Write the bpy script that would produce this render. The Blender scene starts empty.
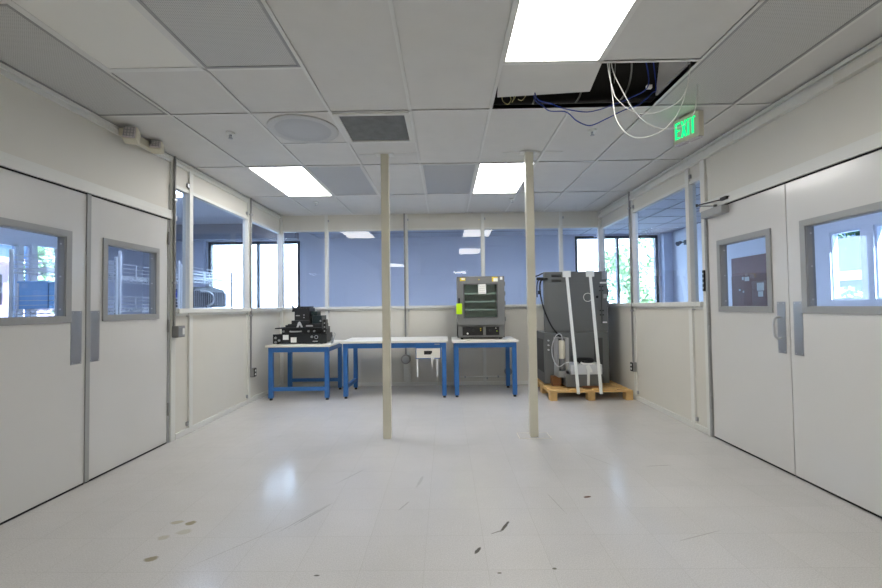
import bpy, bmesh, math, random
from mathutils import Vector, Matrix
random.seed(7)
S = bpy.context.scene
COL = S.collection
PI = math.pi

# ------------------------------------------------------------------ materials
def lin(c):
    return tuple((v/12.92 if v <= .04045 else ((v+.055)/1.055)**2.4) for v in [x/255 for x in c])

def mat(name, rgb, rough=.5, metal=0, spec=.5, noise=0, nscale=8, bump=0, bscale=80, coat=0):
    m = bpy.data.materials.new(name); m.use_nodes = True
    nt = m.node_tree; b = nt.nodes['Principled BSDF']
    c = lin(rgb)
    b.inputs['Base Color'].default_value = (*c, 1)
    b.inputs['Roughness'].default_value = rough
    b.inputs['Metallic'].default_value = metal
    b.inputs['Specular IOR Level'].default_value = spec
    b.inputs['Coat Weight'].default_value = coat
    tc = nt.nodes.new('ShaderNodeTexCoord')
    if noise:
        n = nt.nodes.new('ShaderNodeTexNoise'); n.inputs['Scale'].default_value = nscale
        n.inputs['Detail'].default_value = 5
        nt.links.new(tc.outputs['Object'], n.inputs['Vector'])
        mr = nt.nodes.new('ShaderNodeMapRange')
        mr.inputs['From Min'].default_value = .3; mr.inputs['From Max'].default_value = .7
        mr.inputs['To Min'].default_value = 1-noise; mr.inputs['To Max'].default_value = 1+noise
        nt.links.new(n.outputs['Fac'], mr.inputs['Value'])
        vm = nt.nodes.new('ShaderNodeVectorMath'); vm.operation = 'SCALE'
        vm.inputs[0].default_value = c
        nt.links.new(mr.outputs['Result'], vm.inputs['Scale'])
        nt.links.new(vm.outputs['Vector'], b.inputs['Base Color'])
    if bump:
        n = nt.nodes.new('ShaderNodeTexNoise'); n.inputs['Scale'].default_value = bscale
        nt.links.new(tc.outputs['Object'], n.inputs['Vector'])
        bp = nt.nodes.new('ShaderNodeBump'); bp.inputs['Strength'].default_value = bump
        bp.inputs['Distance'].default_value = .01
        nt.links.new(n.outputs['Fac'], bp.inputs['Height'])
        nt.links.new(bp.outputs['Normal'], b.inputs['Normal'])
    return m

def emit(name, rgb, strength):
    m = bpy.data.materials.new(name); m.use_nodes = True
    nt = m.node_tree; nt.nodes.clear()
    e = nt.nodes.new('ShaderNodeEmission'); o = nt.nodes.new('ShaderNodeOutputMaterial')
    e.inputs['Color'].default_value = (*lin(rgb), 1); e.inputs['Strength'].default_value = strength
    nt.links.new(e.outputs[0], o.inputs[0])
    return m

def glass(name, tint, refl=1.0, ior=1.5, rough=0.0):
    m = bpy.data.materials.new(name); m.use_nodes = True
    nt = m.node_tree; nt.nodes.clear()
    o = nt.nodes.new('ShaderNodeOutputMaterial')
    t = nt.nodes.new('ShaderNodeBsdfTransparent'); t.inputs['Color'].default_value = (*tint, 1)
    g = nt.nodes.new('ShaderNodeBsdfGlossy'); g.inputs['Roughness'].default_value = rough
    f = nt.nodes.new('ShaderNodeFresnel'); f.inputs['IOR'].default_value = ior
    geo = nt.nodes.new('ShaderNodeNewGeometry')
    inv = nt.nodes.new('ShaderNodeMath'); inv.operation = 'SUBTRACT'; inv.inputs[0].default_value = 1
    nt.links.new(geo.outputs['Backfacing'], inv.inputs[1])
    mu = nt.nodes.new('ShaderNodeMath'); mu.operation = 'MULTIPLY'
    nt.links.new(f.outputs[0], mu.inputs[0]); nt.links.new(inv.outputs[0], mu.inputs[1])
    mu2 = nt.nodes.new('ShaderNodeMath'); mu2.operation = 'MULTIPLY'; mu2.inputs[1].default_value = refl
    nt.links.new(mu.outputs[0], mu2.inputs[0])
    mx = nt.nodes.new('ShaderNodeMixShader')
    nt.links.new(mu2.outputs[0], mx.inputs[0]); nt.links.new(t.outputs[0], mx.inputs[1]); nt.links.new(g.outputs[0], mx.inputs[2])
    nt.links.new(mx.outputs[0], o.inputs[0])
    return m

M = {}
M['wall'] = mat('cream_wall_panel', (215, 212, 202), .55, noise=.012, nscale=3)
M['trim'] = mat('white_painted_trim', (222, 222, 216), .4)
M['door'] = mat('white_door_laminate', (217, 216, 213), .19, spec=.6, noise=.01, nscale=2)
M['grey_frame'] = mat('grey_painted_metal', (158, 159, 158), .4)
M['dark_gap'] = mat('dark_rubber_and_gap_shade', (28, 28, 28), .8)
M['alu'] = mat('brushed_aluminium', (172, 174, 178), .36, metal=.75)
M['steel'] = mat('chromed_steel', (205, 207, 210), .3, metal=.5)
M['conduit'] = mat('galvanised_conduit', (150, 150, 148), .42, metal=.5)
M['tile'] = mat('ceiling_tile_paint', (217, 216, 212), .8, noise=.02, nscale=6, bump=.12, bscale=220)
M['tbar'] = mat('white_ceiling_grid', (226, 226, 222), .5)
M['pale_panel'] = mat('glossy_pale_ceiling_panel', (236, 235, 228), .5)
M['cream'] = mat('cream_plastic', (214, 209, 190), .45)
M['pole'] = mat('cream_post_paint', (212, 208, 190), .42, noise=.02, nscale=5)
M['blue'] = mat('blue_powder_coat', (50, 110, 178), .38, noise=.03, nscale=10)
M['laminate'] = mat('white_bench_laminate', (232, 229, 218), .35)
M['oven_grey'] = mat('oven_grey_paint', (116, 117, 117), .42, noise=.02)
M['cab_grey'] = mat('chamber_grey_paint', (104, 107, 106), .5, noise=.035, nscale=4)
M['cab_dark'] = mat('chamber_dark_grille', (72, 74, 74), .6)
M['black'] = mat('black_metal', (30, 31, 33), .42, noise=.1, nscale=20)
M['black2'] = mat('black_textured_metal', (22, 26, 28), .5, noise=.15, nscale=30)
M['matte_black'] = mat('matte_black_plastic', (18, 18, 19), .6)
M['paper'] = mat('white_paper', (236, 236, 232), .8)
M['yellow'] = mat('yellow_label', (222, 196, 30), .6)
M['green_tag'] = mat('fluorescent_green_tag', (200, 245, 10), .6)
M['strap'] = mat('white_strapping', (232, 234, 230), .5)
M['wood'] = mat('pallet_wood', (210, 172, 112), .7, noise=.16, nscale=9, bump=.2)
M['brown_wood'] = mat('brown_scrap_board', (120, 78, 44), .7, noise=.1)
M['lightgrey'] = mat('light_grey_plastic', (205, 208, 210), .45)
M['clear'] = glass('oven_door_glass', (.85, .93, .90), refl=2.2)
M['pane'] = glass('blue_tinted_partition_glass', (.90, .945, 1.0), refl=1.5)
M['pane2'] = glass('daylight_blue_exterior_glass', (.74, .86, 1.0), refl=.8)  # blue tint stands in for bluish daylight through the outer windows
M['oven_in'] = mat('oven_steel_liner', (228, 234, 230), .5)
M['outer_wall'] = mat('pale_blue_grey_wall', (212, 215, 226), .7)
M['outer_trim'] = mat('pale_outer_trim', (205, 212, 230), .6)
M['outer_ceiling'] = mat('outer_ceiling_tile', (190, 194, 205), .8)
M['soffit'] = mat('grey_soffit', (130, 134, 146), .8)
M['dark_frame'] = mat('dark_bronze_window_frame', (44, 42, 48), .4)
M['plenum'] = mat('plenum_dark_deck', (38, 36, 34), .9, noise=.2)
M['white_cable'] = mat('white_cable_jacket', (228, 228, 224), .45)
M['blue_cable'] = mat('blue_cable_jacket', (38, 62, 150), .45)
M['dark_cable'] = mat('black_cable_jacket', (24, 24, 30), .45)
M['yellow_cable'] = mat('cream_cable_jacket', (214, 206, 150), .5)
M['exit_green'] = emit('exit_green_glow', (20, 255, 140), 1.5)
M['lamp'] = emit('ceiling_lamp_diffuser', (255, 252.5, 248), 15.0)
M['fill_out'] = emit('outer_fill_glow', (214, 226, 255), 21.0)
M['lens'] = mat('clear_ribbed_lens', (206, 198, 200), .25)
M['brown_board'] = mat('brown_board', (118, 84, 78), .7, noise=.08)
M['brown_board2'] = mat('dark_brown_board', (92, 60, 56), .7, noise=.08)
M['bin_blue'] = mat('blue_plastic_bin', (128, 176, 224), .35)
M['bright_blue'] = mat('royal_blue_plastic', (30, 66, 190), .4)
M['eq_grey'] = mat('dark_grey_equipment', (58, 60, 70), .5, noise=.2, nscale=12)
M['stucco'] = mat('white_stucco', (240, 240, 238), .9, noise=.02)
M['pink_stucco'] = mat('pale_pink_stucco', (214, 186, 192), .9)
M['asphalt'] = mat('grey_paving', (130, 130, 128), .9, noise=.05)
M['shingle'] = mat('grey_roof_shingles', (66, 64, 74), .9, noise=.2, nscale=6)
M['leaf'] = mat('green_leaves', (158, 182, 132), .7, noise=.3, nscale=1)
M['leaf_dark'] = mat('dark_green_leaves', (62, 96, 60), .7, noise=.3, nscale=1)
M['bark'] = mat('brown_bark', (92, 74, 58), .9)
M['offblue'] = mat('translucent_blue_drape', (110, 140, 190), .5)

# perforated diffuser: fine regular hole pattern
def perforated(name, rgb):
    m = mat(name, rgb, .6); nt = m.node_tree; b = nt.nodes['Principled BSDF']
    tc = [n for n in nt.nodes if n.type == 'TEX_COORD'][0]
    v = nt.nodes.new('ShaderNodeTexVoronoi'); v.inputs['Scale'].default_value = 95; v.inputs['Randomness'].default_value = 0
    nt.links.new(tc.outputs['Object'], v.inputs['Vector'])
    r = nt.nodes.new('ShaderNodeMapRange'); r.inputs['From Min'].default_value = .22; r.inputs['From Max'].default_value = .32
    r.inputs['To Min'].default_value = .55; r.inputs['To Max'].default_value = 1.0
    nt.links.new(v.outputs['Distance'], r.inputs['Value'])
    vm = nt.nodes.new('ShaderNodeVectorMath'); vm.operation = 'SCALE'; vm.inputs[0].default_value = lin(rgb)
    nt.links.new(r.outputs['Result'], vm.inputs['Scale']); nt.links.new(vm.outputs['Vector'], b.inputs['Base Color'])
    return m
M['perf'] = perforated('perforated_diffuser_metal', (206, 206, 203))
M['perf_dark'] = perforated('perforated_return_metal', (190, 191, 191))
M['filter'] = mat('grey_filter_pad', (118, 120, 120), .9, noise=.12, nscale=14, bump=.6, bscale=25)

# floor: vinyl composition tile, fine speckle, faint seams, wax gloss, worn marks
def floor_material():
    m = bpy.data.materials.new('vinyl_floor_tile'); m.use_nodes = True
    nt = m.node_tree; b = nt.nodes['Principled BSDF']; N = nt.nodes.new; L = nt.links.new
    tc = N('ShaderNodeTexCoord')
    br = N('ShaderNodeTexBrick'); br.offset = 0; br.inputs['Scale'].default_value = 1
    br.inputs['Brick Width'].default_value = .3048; br.inputs['Row Height'].default_value = .3048
    br.inputs['Mortar Size'].default_value = .0012; br.inputs['Mortar Smooth'].default_value = .4
    br.inputs['Color1'].default_value = (*lin((203, 201, 198)), 1); br.inputs['Color2'].default_value = (*lin((206, 204, 201)), 1)
    br.inputs['Mortar'].default_value = (*lin((188, 186, 180)), 1)
    mp = N('ShaderNodeMapping'); mp.inputs['Location'].default_value = (.12, .07, 0)
    L(tc.outputs['Object'], mp.inputs['Vector']); L(mp.outputs[0], br.inputs['Vector'])
    sp = N('ShaderNodeTexNoise'); sp.inputs['Scale'].default_value = 170; sp.inputs['Detail'].default_value = 2
    L(tc.outputs['Object'], sp.inputs['Vector'])
    r = N('ShaderNodeMapRange'); r.inputs['From Min'].default_value = .35; r.inputs['From Max'].default_value = .65
    r.inputs['To Min'].default_value = .88; r.inputs['To Max'].default_value = 1.06
    L(sp.outputs['Fac'], r.inputs['Value'])
    big = N('ShaderNodeTexNoise'); big.inputs['Scale'].default_value = 1.1; big.inputs['Detail'].default_value = 6; big.inputs['Roughness'].default_value = .65
    L(tc.outputs['Object'], big.inputs['Vector'])
    r2 = N('ShaderNodeMapRange'); r2.inputs['From Min'].default_value = .3; r2.inputs['From Max'].default_value = .7
    r2.inputs['To Min'].default_value = .94; r2.inputs['To Max'].default_value = 1.04
    L(big.outputs['Fac'], r2.inputs['Value'])
    mul = N('ShaderNodeMath'); mul.operation = 'MULTIPLY'; L(r.outputs[0], mul.inputs[0]); L(r2.outputs[0], mul.inputs[1])
    vm = N('ShaderNodeVectorMath'); vm.operation = 'SCALE'; L(br.outputs['Color'], vm.inputs[0]); L(mul.outputs[0], vm.inputs['Scale'])
    col = vm.outputs['Vector']
    dn = N('ShaderNodeTexNoise'); dn.inputs['Scale'].default_value = 30; dn.inputs['Detail'].default_value = 3
    L(tc.outputs['Object'], dn.inputs['Vector'])
    marks = [  # x, y, half length, half width, angle, colour, opacity : worn spots on the floor
        (.320, 2.465, .060, .010, 62, (62, 58, 44), .9), (.262, 2.40, .035, .005, 30, (90, 86, 74), .6),
        (.147, 2.225, .034, .010, 62, (66, 62, 52), .9), (.905, 2.825, .026, .013, 15, (92, 62, 40), .95),
        (-1.511, 2.525, .030, .024, 10, (142, 132, 100), .85), (-1.60, 2.535, .036, .022, 10, (168, 160, 134), .7),
        (-1.49, 2.43, .04, .03, 20, (180, 174, 154), .6), (-1.57, 2.37, .03, .025, 0, (176, 168, 146), .6),
        (-1.50, 2.17, .034, .022, 15, (138, 128, 98), .85), (.235, 2.04, .012, .006, 0, (80, 72, 50), .8),
        (.50, 2.07, .010, .008, 0, (80, 76, 60), .8), (-.62, 2.03, .014, .006, 0, (70, 66, 60), .8),
        (-.82, 2.62, .17, .006, 62, (150, 148, 142), .55), (-.86, 2.58, .2, .005, 60, (150, 148, 142), .5),
        (-.72, 3.2, .16, .005, 60, (160, 158, 152), .5), (.68, 2.75, .15, .004, 100, (160, 158, 152), .5),
        (-.28, 2.72, .07, .006, 65, (150, 148, 142), .5), (1.62, 3.35, .12, .006, 5, (150, 148, 142), .5),
        (1.35, 2.35, .16, .004, 20, (158, 154, 148), .5), (-.2, 3.1, .1, .012, 80, (160, 158, 152), .4),
        (1.2, 3.5, .2, .004, 120, (160, 156, 150), .45), (-1.1, 2.3, .3, .004, 50, (168, 164, 156), .45)]
    for x, y, a, bb, ang, c, op in marks:
        mp = N('ShaderNodeMapping'); mp.vector_type = 'TEXTURE'
        mp.inputs['Location'].default_value = (x, y, 0); mp.inputs['Rotation'].default_value = (0, 0, math.radians(ang))
        mp.inputs['Scale'].default_value = (a, bb, 1)
        L(tc.outputs['Object'], mp.inputs['Vector'])
        ln = N('ShaderNodeVectorMath'); ln.operation = 'LENGTH'; L(mp.outputs[0], ln.inputs[0])
        ad = N('ShaderNodeMath'); ad.operation = 'ADD'; L(ln.outputs['Value'], ad.inputs[0]); L(dn.outputs['Fac'], ad.inputs[1])
        rr = N('ShaderNodeMapRange'); rr.inputs['From Min'].default_value = 1.25; rr.inputs['From Max'].default_value = 1.65
        rr.inputs['To Min'].default_value = op; rr.inputs['To Max'].default_value = 0
        L(ad.outputs[0], rr.inputs['Value'])
        mx = N('ShaderNodeMix'); mx.data_type = 'RGBA'
        L(rr.outputs[0], mx.inputs['Factor']); L(col, mx.inputs['A']); mx.inputs['B'].default_value = (*lin(c), 1)
        col = mx.outputs['Result']
    L(col, b.inputs['Base Color'])
    rg = N('ShaderNodeMapRange'); rg.inputs['From Min'].default_value = .3; rg.inputs['From Max'].default_value = .7
    rg.inputs['To Min'].default_value = .12; rg.inputs['To Max'].default_value = .2
    L(big.outputs['Fac'], rg.inputs['Value']); L(rg.outputs[0], b.inputs['Roughness'])
    b.inputs['Specular IOR Level'].default_value = .5
    wv = N('ShaderNodeTexNoise'); wv.inputs['Scale'].default_value = 9; wv.inputs['Detail'].default_value = 3
    L(tc.outputs['Object'], wv.inputs['Vector'])
    bp = N('ShaderNodeBump'); bp.inputs['Strength'].default_value = .05; bp.inputs['Distance'].default_value = .02
    L(wv.outputs['Fac'], bp.inputs['Height']); L(bp.outputs['Normal'], b.inputs['Normal'])
    return m
M['floor'] = floor_material()

# ------------------------------------------------------------------ mesh helpers
class MB:
    def __init__(s): s.bm = bmesh.new()
    def box(s, x0, x1, y0, y1, z0, z1, bev=0, mtx=None):
        r = bmesh.ops.create_cube(s.bm, size=1)
        vs = r['verts']
        sx, sy, sz = x1-x0, y1-y0, z1-z0
        for v in vs:
            v.co = Vector((x0+sx*(v.co.x+.5), y0+sy*(v.co.y+.5), z0+sz*(v.co.z+.5)))
        if bev:
            es = list({e for v in vs for e in v.link_edges})
            rr = bmesh.ops.bevel(s.bm, geom=es, offset=bev, segments=2, affect='EDGES', profile=.7)
            vs = list({v for v in rr['verts']} | {v for v in vs if v.is_valid})
        if mtx is not None:
            bmesh.ops.transform(s.bm, matrix=mtx, verts=[v for v in vs if v.is_valid])
        return s
    def bar(s, a, b, w, h=None):   # rectangular bar between two points
        a = Vector(a); b = Vector(b); h = h or w; d = b-a; ln = d.length
        q = d.to_track_quat('Z', 'Y').to_matrix().to_4x4(); q.translation = a
        return s.box(-w/2, w/2, -h/2, h/2, 0, ln, 0, q)
    def cyl(s, a, b, r, r2=None, seg=20, cap=True):
        a = Vector(a); b = Vector(b); d = b-a; q = d.to_track_quat('Z', 'Y').to_matrix().to_4x4()
        q.translation = (a+b)/2
        bmesh.ops.create_cone(s.bm, cap_ends=cap, segments=seg, radius1=r, radius2=r if r2 is None else r2, depth=d.length, matrix=q)
        return s
    def tube(s, pts, r, seg=8, smooth=6):
        P = [Vector(p) for p in pts]
        if smooth and len(P) > 2:
            Q = []
            for i in range(len(P)-1):
                p0 = P[max(i-1, 0)]; p1 = P[i]; p2 = P[i+1]; p3 = P[min(i+2, len(P)-1)]
                for k in range(smooth):
                    t = k/smooth
                    Q.append(.5*((2*p1)+(p2-p0)*t+(2*p0-5*p1+4*p2-p3)*t*t+(3*p1-p0-3*p2+p3)*t**3))
            Q.append(P[-1]); P = Q
        rings = []
        up = Vector((0, 0, 1))
        for i, p in enumerate(P):
            d = (P[min(i+1, len(P)-1)]-P[max(i-1, 0)]).normalized()
            u = d.cross(up)
            if u.length < 1e-3: u = d.cross(Vector((1, 0, 0)))
            u.normalize(); w = d.cross(u).normalized(); up = -w if False else up
            rings.append([s.bm.verts.new(p+u*r*math.cos(2*PI*k/seg)+w*r*math.sin(2*PI*k/seg)) for k in range(seg)])
        for i in range(len(rings)-1):
            A, B = rings[i], rings[i+1]
            off = min(range(seg), key=lambda o: (A[0].co-B[o].co).length)
            for k in range(seg):
                s.bm.faces.new((A[k], A[(k+1) % seg], B[(k+1+off) % seg], B[(k+off) % seg]))
        s.bm.faces.new(rings[0]); s.bm.faces.new(rings[-1])
        return s
    def prism(s, poly, y0, y1, axis='y'):   # polygon of (u, v) extruded along an axis
        def P(u, v, w): return {'y': (u, w, v), 'x': (w, u, v), 'z': (u, v, w)}[axis]
        A = [s.bm.verts.new(P(u, v, y0)) for u, v in poly]; B = [s.bm.verts.new(P(u, v, y1)) for u, v in poly]
        n = len(poly)
        for i in range(n): s.bm.faces.new((A[i], A[(i+1) % n], B[(i+1) % n], B[i]))
        s.bm.faces.new(A); s.bm.faces.new(B)
        return s
    def frame(s, axis, c0, c1, u0, u1, v0, v1, w, bev=0):  # rectangular frame in plane normal to axis, thickness c0..c1
        def bx(ua, ub, va, vb):
            if axis == 'x': s.box(c0, c1, ua, ub, va, vb, bev)
            elif axis == 'y': s.box(ua, ub, c0, c1, va, vb, bev)
            else: s.box(ua, ub, va, vb, c0, c1, bev)
        bx(u0, u1, v0, v0+w); bx(u0, u1, v1-w, v1); bx(u0, u0+w, v0+w, v1-w); bx(u1-w, u1, v0+w, v1-w)
        return s
    def torus(s, c, R, r, axis='z', n=24, seg=8, a0=0, a1=2*PI):
        pts = []
        for i in range(n+1):
            a = a0+(a1-a0)*i/n
            u, v = R*math.cos(a), R*math.sin(a)
            pts.append(Vector(c)+Vector({'z': (u, v, 0), 'y': (u, 0, v), 'x': (0, u, v)}[axis]))
        return s.tube(pts, r, seg, 0)
    def lathe(s, c, prof, seg=24):
        rings = []
        for r, z in prof:
            rings.append([s.bm.verts.new((c[0]+r*math.cos(2*PI*k/seg), c[1]+r*math.sin(2*PI*k/seg), c[2]+z)) for k in range(seg)])
        for i in range(len(rings)-1):
            for k in range(seg):
                s.bm.faces.new((rings[i][k], rings[i][(k+1) % seg], rings[i+1][(k+1) % seg], rings[i+1][k]))
        s.bm.faces.new(rings[0]); s.bm.faces.new(rings[-1])
        return s
    def build(s, name, m, parent=None, smooth=False, kind=None):
        bmesh.ops.recalc_face_normals(s.bm, faces=s.bm.faces)
        me = bpy.data.meshes.new(name)
        org = Vector((0, 0, 0))
        s.bm.to_mesh(me); s.bm.free()
        me.materials.append(M[m] if isinstance(m, str) else m)
        if smooth:
            for p in me.polygons: p.use_smooth = True
            me.set_sharp_from_angle(angle=math.radians(40))
        o = bpy.data.objects.new(name, me); COL.objects.link(o)
        if parent is not None:
            o.parent = parent; o.matrix_parent_inverse = world(parent).inverted()
        if kind: o['kind'] = kind
        return o

def world(o):
    m = o.matrix_basis.copy()
    if o.parent: m = world(o.parent) @ o.matrix_parent_inverse @ m
    return m

def tag(o, label, cat, group=None, kind=None):
    o['label'] = label; o['category'] = cat
    if group: o['group'] = group
    if kind: o['kind'] = kind
    return o
def thing(name, label, cat, loc=(0, 0, 0), group=None):
    o = bpy.data.objects.new(name, None); o.empty_display_size = .1; COL.objects.link(o); o.location = loc
    return tag(o, label, cat, group)
def struct(o): o['kind'] = 'structure'; return o
def sgroup(name, loc=(0, 0, 0)):
    o = bpy.data.objects.new(name, None); o.empty_display_size = .1; COL.objects.link(o); o.location = loc
    o['kind'] = 'structure'; return o
def copy_tree(o, parent=None):
    c = o.copy(); COL.objects.link(c)
    if parent is not None: c.parent = parent
    for ch in [x for x in bpy.data.objects if x.parent == o]: copy_tree(ch, c)
    return c

# ------------------------------------------------------------------ dimensions
XL, XR, YB, YF, H = -2.635, 2.485, 6.805, -7.0, 2.733
T = .045                      # partition thickness
SILL, HEAD = 1.25, 2.455
U = .6096
def cx(c): return max(XL, min(XR, -2.688+U*c))
def ry(r): return min(YB, 2.590+U*r)

# ------------------------------------------------------------------ room shell
struct(MB().box(-6.6, 4.85, YF-.1, 9.2, -.12, 0).build('floor', 'floor'))

def side_wall(name, xi, sgn):
    x0, x1 = sorted((xi, xi+sgn*T))
    m = MB()
    m.box(x0, x1, YF, 2.19, 0, H)                   # beside the doors, towards and behind the camera
    m.box(x0, x1, 2.19, 4.03, 2.125, H)              # over the doors
    m.box(x0, x1, 4.03, YB+T, 0, SILL)               # below the glazing
    m.box(x0, x1, 4.03, YB+T, HEAD, H)               # above the glazing
    return struct(m.build(name, 'wall'))
side_wall('wall_left', XL, -1); side_wall('wall_right', XR, 1)
m = MB(); m.box(XL, XR, YB, YB+T, 0, SILL); m.box(XL, XR, YB, YB+T, 2.482, H)
struct(m.build('wall_back', 'wall'))
struct(MB().box(XL-.1, XR+.1, YF-.1, YF, 0, H).build('wall_front', 'wall'))

# glazed bays, posts and rails
yl = [4.13, 4.365, 5.665, YB]; yr = [4.10, 4.34, 5.645, YB]
xb = [XL, -1.897, -.622, .605, 1.85, XR]
n = 1
for side, xs, sgn, ys in (('left', XL, -1, yl), ('right', XR, 1, yr)):
    for a, b in zip(ys[:-1], ys[1:]):
        xc = xs+sgn*T*.5
        w = MB().box(xc-.004, xc+.004, a+.03, b-.03, SILL+.015, HEAD-.01).build('window_%d' % n, 'pane'); struct(w)
        MB().frame('x', xc-.01, xc+.01, a+.02, b-.02, SILL, HEAD, .012).build('window_frame', 'trim', w)
        n += 1
for a, b in zip(xb[:-1], xb[1:]):
    yc = YB+T*.5
    w = MB().box(a+.03, b-.03, yc-.004, yc+.004, SILL+.015, 2.475).build('window_%d' % n, 'pane'); struct(w)
    MB().frame('y', yc-.01, yc+.01, a+.02, b-.02, SILL, 2.482, .012).build('window_frame', 'trim', w)
    n += 1

tn = [1]
def trim(m, mt='trim', nm='trim'):
    o = struct(m.build('trim_%d' % tn[0], mt)); tn[0] += 1; return o
for xs, sgn, ys in ((XL, -1, yl), (XR, 1, yr)):
    def bx(m, d0, d1, y0, y1, z0, z1, b=0):     # d: distance into the room from wall face (negative = into wall)
        a, c = sorted((xs-sgn*d0, xs-sgn*d1)); m.box(a, c, y0, y1, z0, z1, b)
    for k, y in enumerate(ys[1:-1]):
        m = MB(); bx(m, -T-.01, .022, y-.030, y+.030, 0, H, .004)
        bx(m, .0, .026, y-.05, y-.031, SILL-.06, SILL-.02); trim(m)
        for z in (2.50, SILL-.07, .08):            # little fixing brackets of the post
            b = MB(); bx(b, 0, .02, y-.058, y-.031, z, z+.04, .004); struct(b.build('trim_%d' % tn[0], 'alu')); tn[0] += 1
    m = MB(); bx(m, -T-.01, .02, 4.045, 4.115, 0, H-.002, .004); trim(m)           # jamb post by the door
    m = MB(); bx(m, -T-.01, .045, 4.045+.09, YB-.0, SILL-.035, SILL+.012, .006); bx(m, 0, .02, 4.12, YB, SILL-.06, SILL-.035); trim(m)  # sill rail
    m = MB(); bx(m, -T-.01, .012, 4.12, YB, HEAD-.012, HEAD+.022, .003); trim(m)      # head rail
    m = MB(); bx(m, 0, .02, 4.12, YB, 0, .055, .004); struct(m.build('baseboard_left' if xs < 0 else 'baseboard_right', 'trim'))
    # two-step track over the doors
    m = MB(); bx(m, -.02, .028, 1.9, 4.12, 2.118, 2.165, .003); bx(m, -.02, .018, 1.9, 4.12, 2.165, 2.205, .003); trim(m)
    m = MB(); bx(m, -.04, .012, 2.19, 4.04, 2.1085, 2.1175); trim(m, 'dark_gap')  # dark strip stands in for the shade in the gap over the doors
    # near jamb post, out of frame
    m = MB(); bx(m, -T-.01, .02, 2.10, 2.19, 0, 2.12, .004); trim(m)
    # edge rail under the ceiling
    m = MB(); bx(m, 0, .016, YF, YB, 2.668, 2.70, .003); bx(m, 0, .028, YF, YB, 2.70, H-.006, .003); trim(m)
    m = MB(); bx(m, 0, .020, YF, YB, H-.0058, H-.0003); trim(m, 'dark_gap')  # dark strip painted as the shadow line where wall meets ceiling
m = MB()
for x in xb[1:-1]:
    m2 = MB(); m2.box(x-.025, x+.025, YB-.022, YB+T+.01, 0, H, .004); trim(m2)
    for z in (2.62, SILL-.08, .09):
        b = MB(); b.box(x+.026, x+.046, YB-.022, YB, z, z+.035, .004); struct(b.build('trim_%d' % tn[0], 'alu')); tn[0] += 1
for x0, x1 in ((XL-T, XL+.04), (XR-.04, XR+T)):
    m2 = MB(); m2.box(x0, x1, YB-.035, YB+T, 0, H, .004); trim(m2)
m = MB(); m.box(XL, XR, YB-.045, YB+T+.01, SILL-.03, SILL+.012, .006); m.box(XL, XR, YB-.02, YB, SILL-.055, SILL-.03); trim(m)
m = MB(); m.box(XL, XR, YB-.012, YB+T+.01, 2.470, 2.500, .003); trim(m)
struct(MB().box(XL, XR, YB-.02, YB, 0, .055, .004).build('baseboard_back', 'trim'))
# surface raceway along the top of the right wall
rw = thing('wall_raceway', 'long cream surface raceway along the top of the right wall above the double doors', 'raceway', (XR, 3.4, 2.62))
MB().box(XR-.040, XR-.001, 2.66, YB-.04, 2.612, 2.668, .005).build('raceway_cover', 'trim', rw)
MB().box(XR-.046, XR-.001, 1.6, 2.66, 2.608, 2.672, .005).build('raceway_joint', 'wall', rw)
for y in (3.6, 5.2):
    MB().box(XR-.043, XR-.001, y, y+.03, 2.610, 2.670, .003).build('cover_clip', 'trim', rw)

# ------------------------------------------------------------------ ceiling
cells = []   # (col, row0, row1, type)
lay = {
 0: [(-1, 1, 'D'), (1, 3, 'T'), (3, 5, 'T'), (5, 7, 'T')],
 1: [(-2, 0, 'W'), (0, 1, 'T'), (1, 3, 'T'), (3, 5, 'L'), (5, 7, 'T')],
 2: [(-2, 0, 'D'), (0, 1, 'T'), (1, 2, 'S'), (2, 3, 'T'), (3, 5, 'R'), (5, 7, 'T')],
 3: [(-1, 1, 'T'), (1, 2, 'V'), (2, 3, 'T'), (3, 5, 'T'), (5, 7, 'T')],
 4: [(-1, 1, 'T'), (1, 3, 'T'), (3, 5, 'R'), (5, 7, 'T')],
 5: [(-2, 0, 'L'), (0, 1, 'H'), (1, 3, 'T'), (3, 5, 'L'), (5, 7, 'T')],
 6: [(-2, 0, 'T'), (0, 1, 'H'), (1, 3, 'T'), (3, 5, 'T'), (5, 7, 'T')],
 7: [(-1, 1, 'D'), (1, 3, 'T'), (3, 5, 'T'), (5, 7, 'T')],
 8: [(-1, 1, 'T'), (1, 3, 'T'), (3, 5, 'T'), (5, 7, 'T')],
}
for c, l in lay.items():
    r = l[0][0]
    while ry(r) > YF:
        ty = 'T'
        
        if (c, r) in ((1, -6), (5, -12)): ty = 'L'
        l.append((r-2, r, ty)); r -= 2
    for a, b, ty in l: cells.append((c, a, b, ty))
tiles = MB(); grid = MB(); G = .011
def yy(r): return max(YF, ry(r))
pole_xy = [(-.572, 4.12), (.826, 4.13)]
for c, a, b, ty in cells:
    x0, x1, y0, y1 = cx(c), cx(c+1), yy(a), yy(b)
    if x1-x0 < .02 or y1-y0 < .02: continue
    if ty == 'T':
        tiles.box(x0+.004, x1-.004, y0+.004, y1-.004, H+.006, H+.024)
    grid.box(x0-G, x1+G, y0-G, y0+G, H, H+.03) if not (ty == 'H' and False) else None
    grid.box(x0-G, x1+G, y1-G, y1+G, H+.0002, H+.03)
    grid.box(x0-G, x0+G, y0, y1, H+.0001, H+.03) if not (ty == 'H' and c == 6) else None
    grid.box(x1-G, x1+G, y0, y1, H+.0003, H+.03) if not (ty == 'H' and c == 5) else None
for x, y in pole_xy:   # cut seams across the tiles at the two posts
    grid.box(x-.25, x+.33, y-.004, y+.004, H+.003, H+.02)
struct(tiles.build('ceiling', 'tile')); trim(grid, 'tbar')

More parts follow.
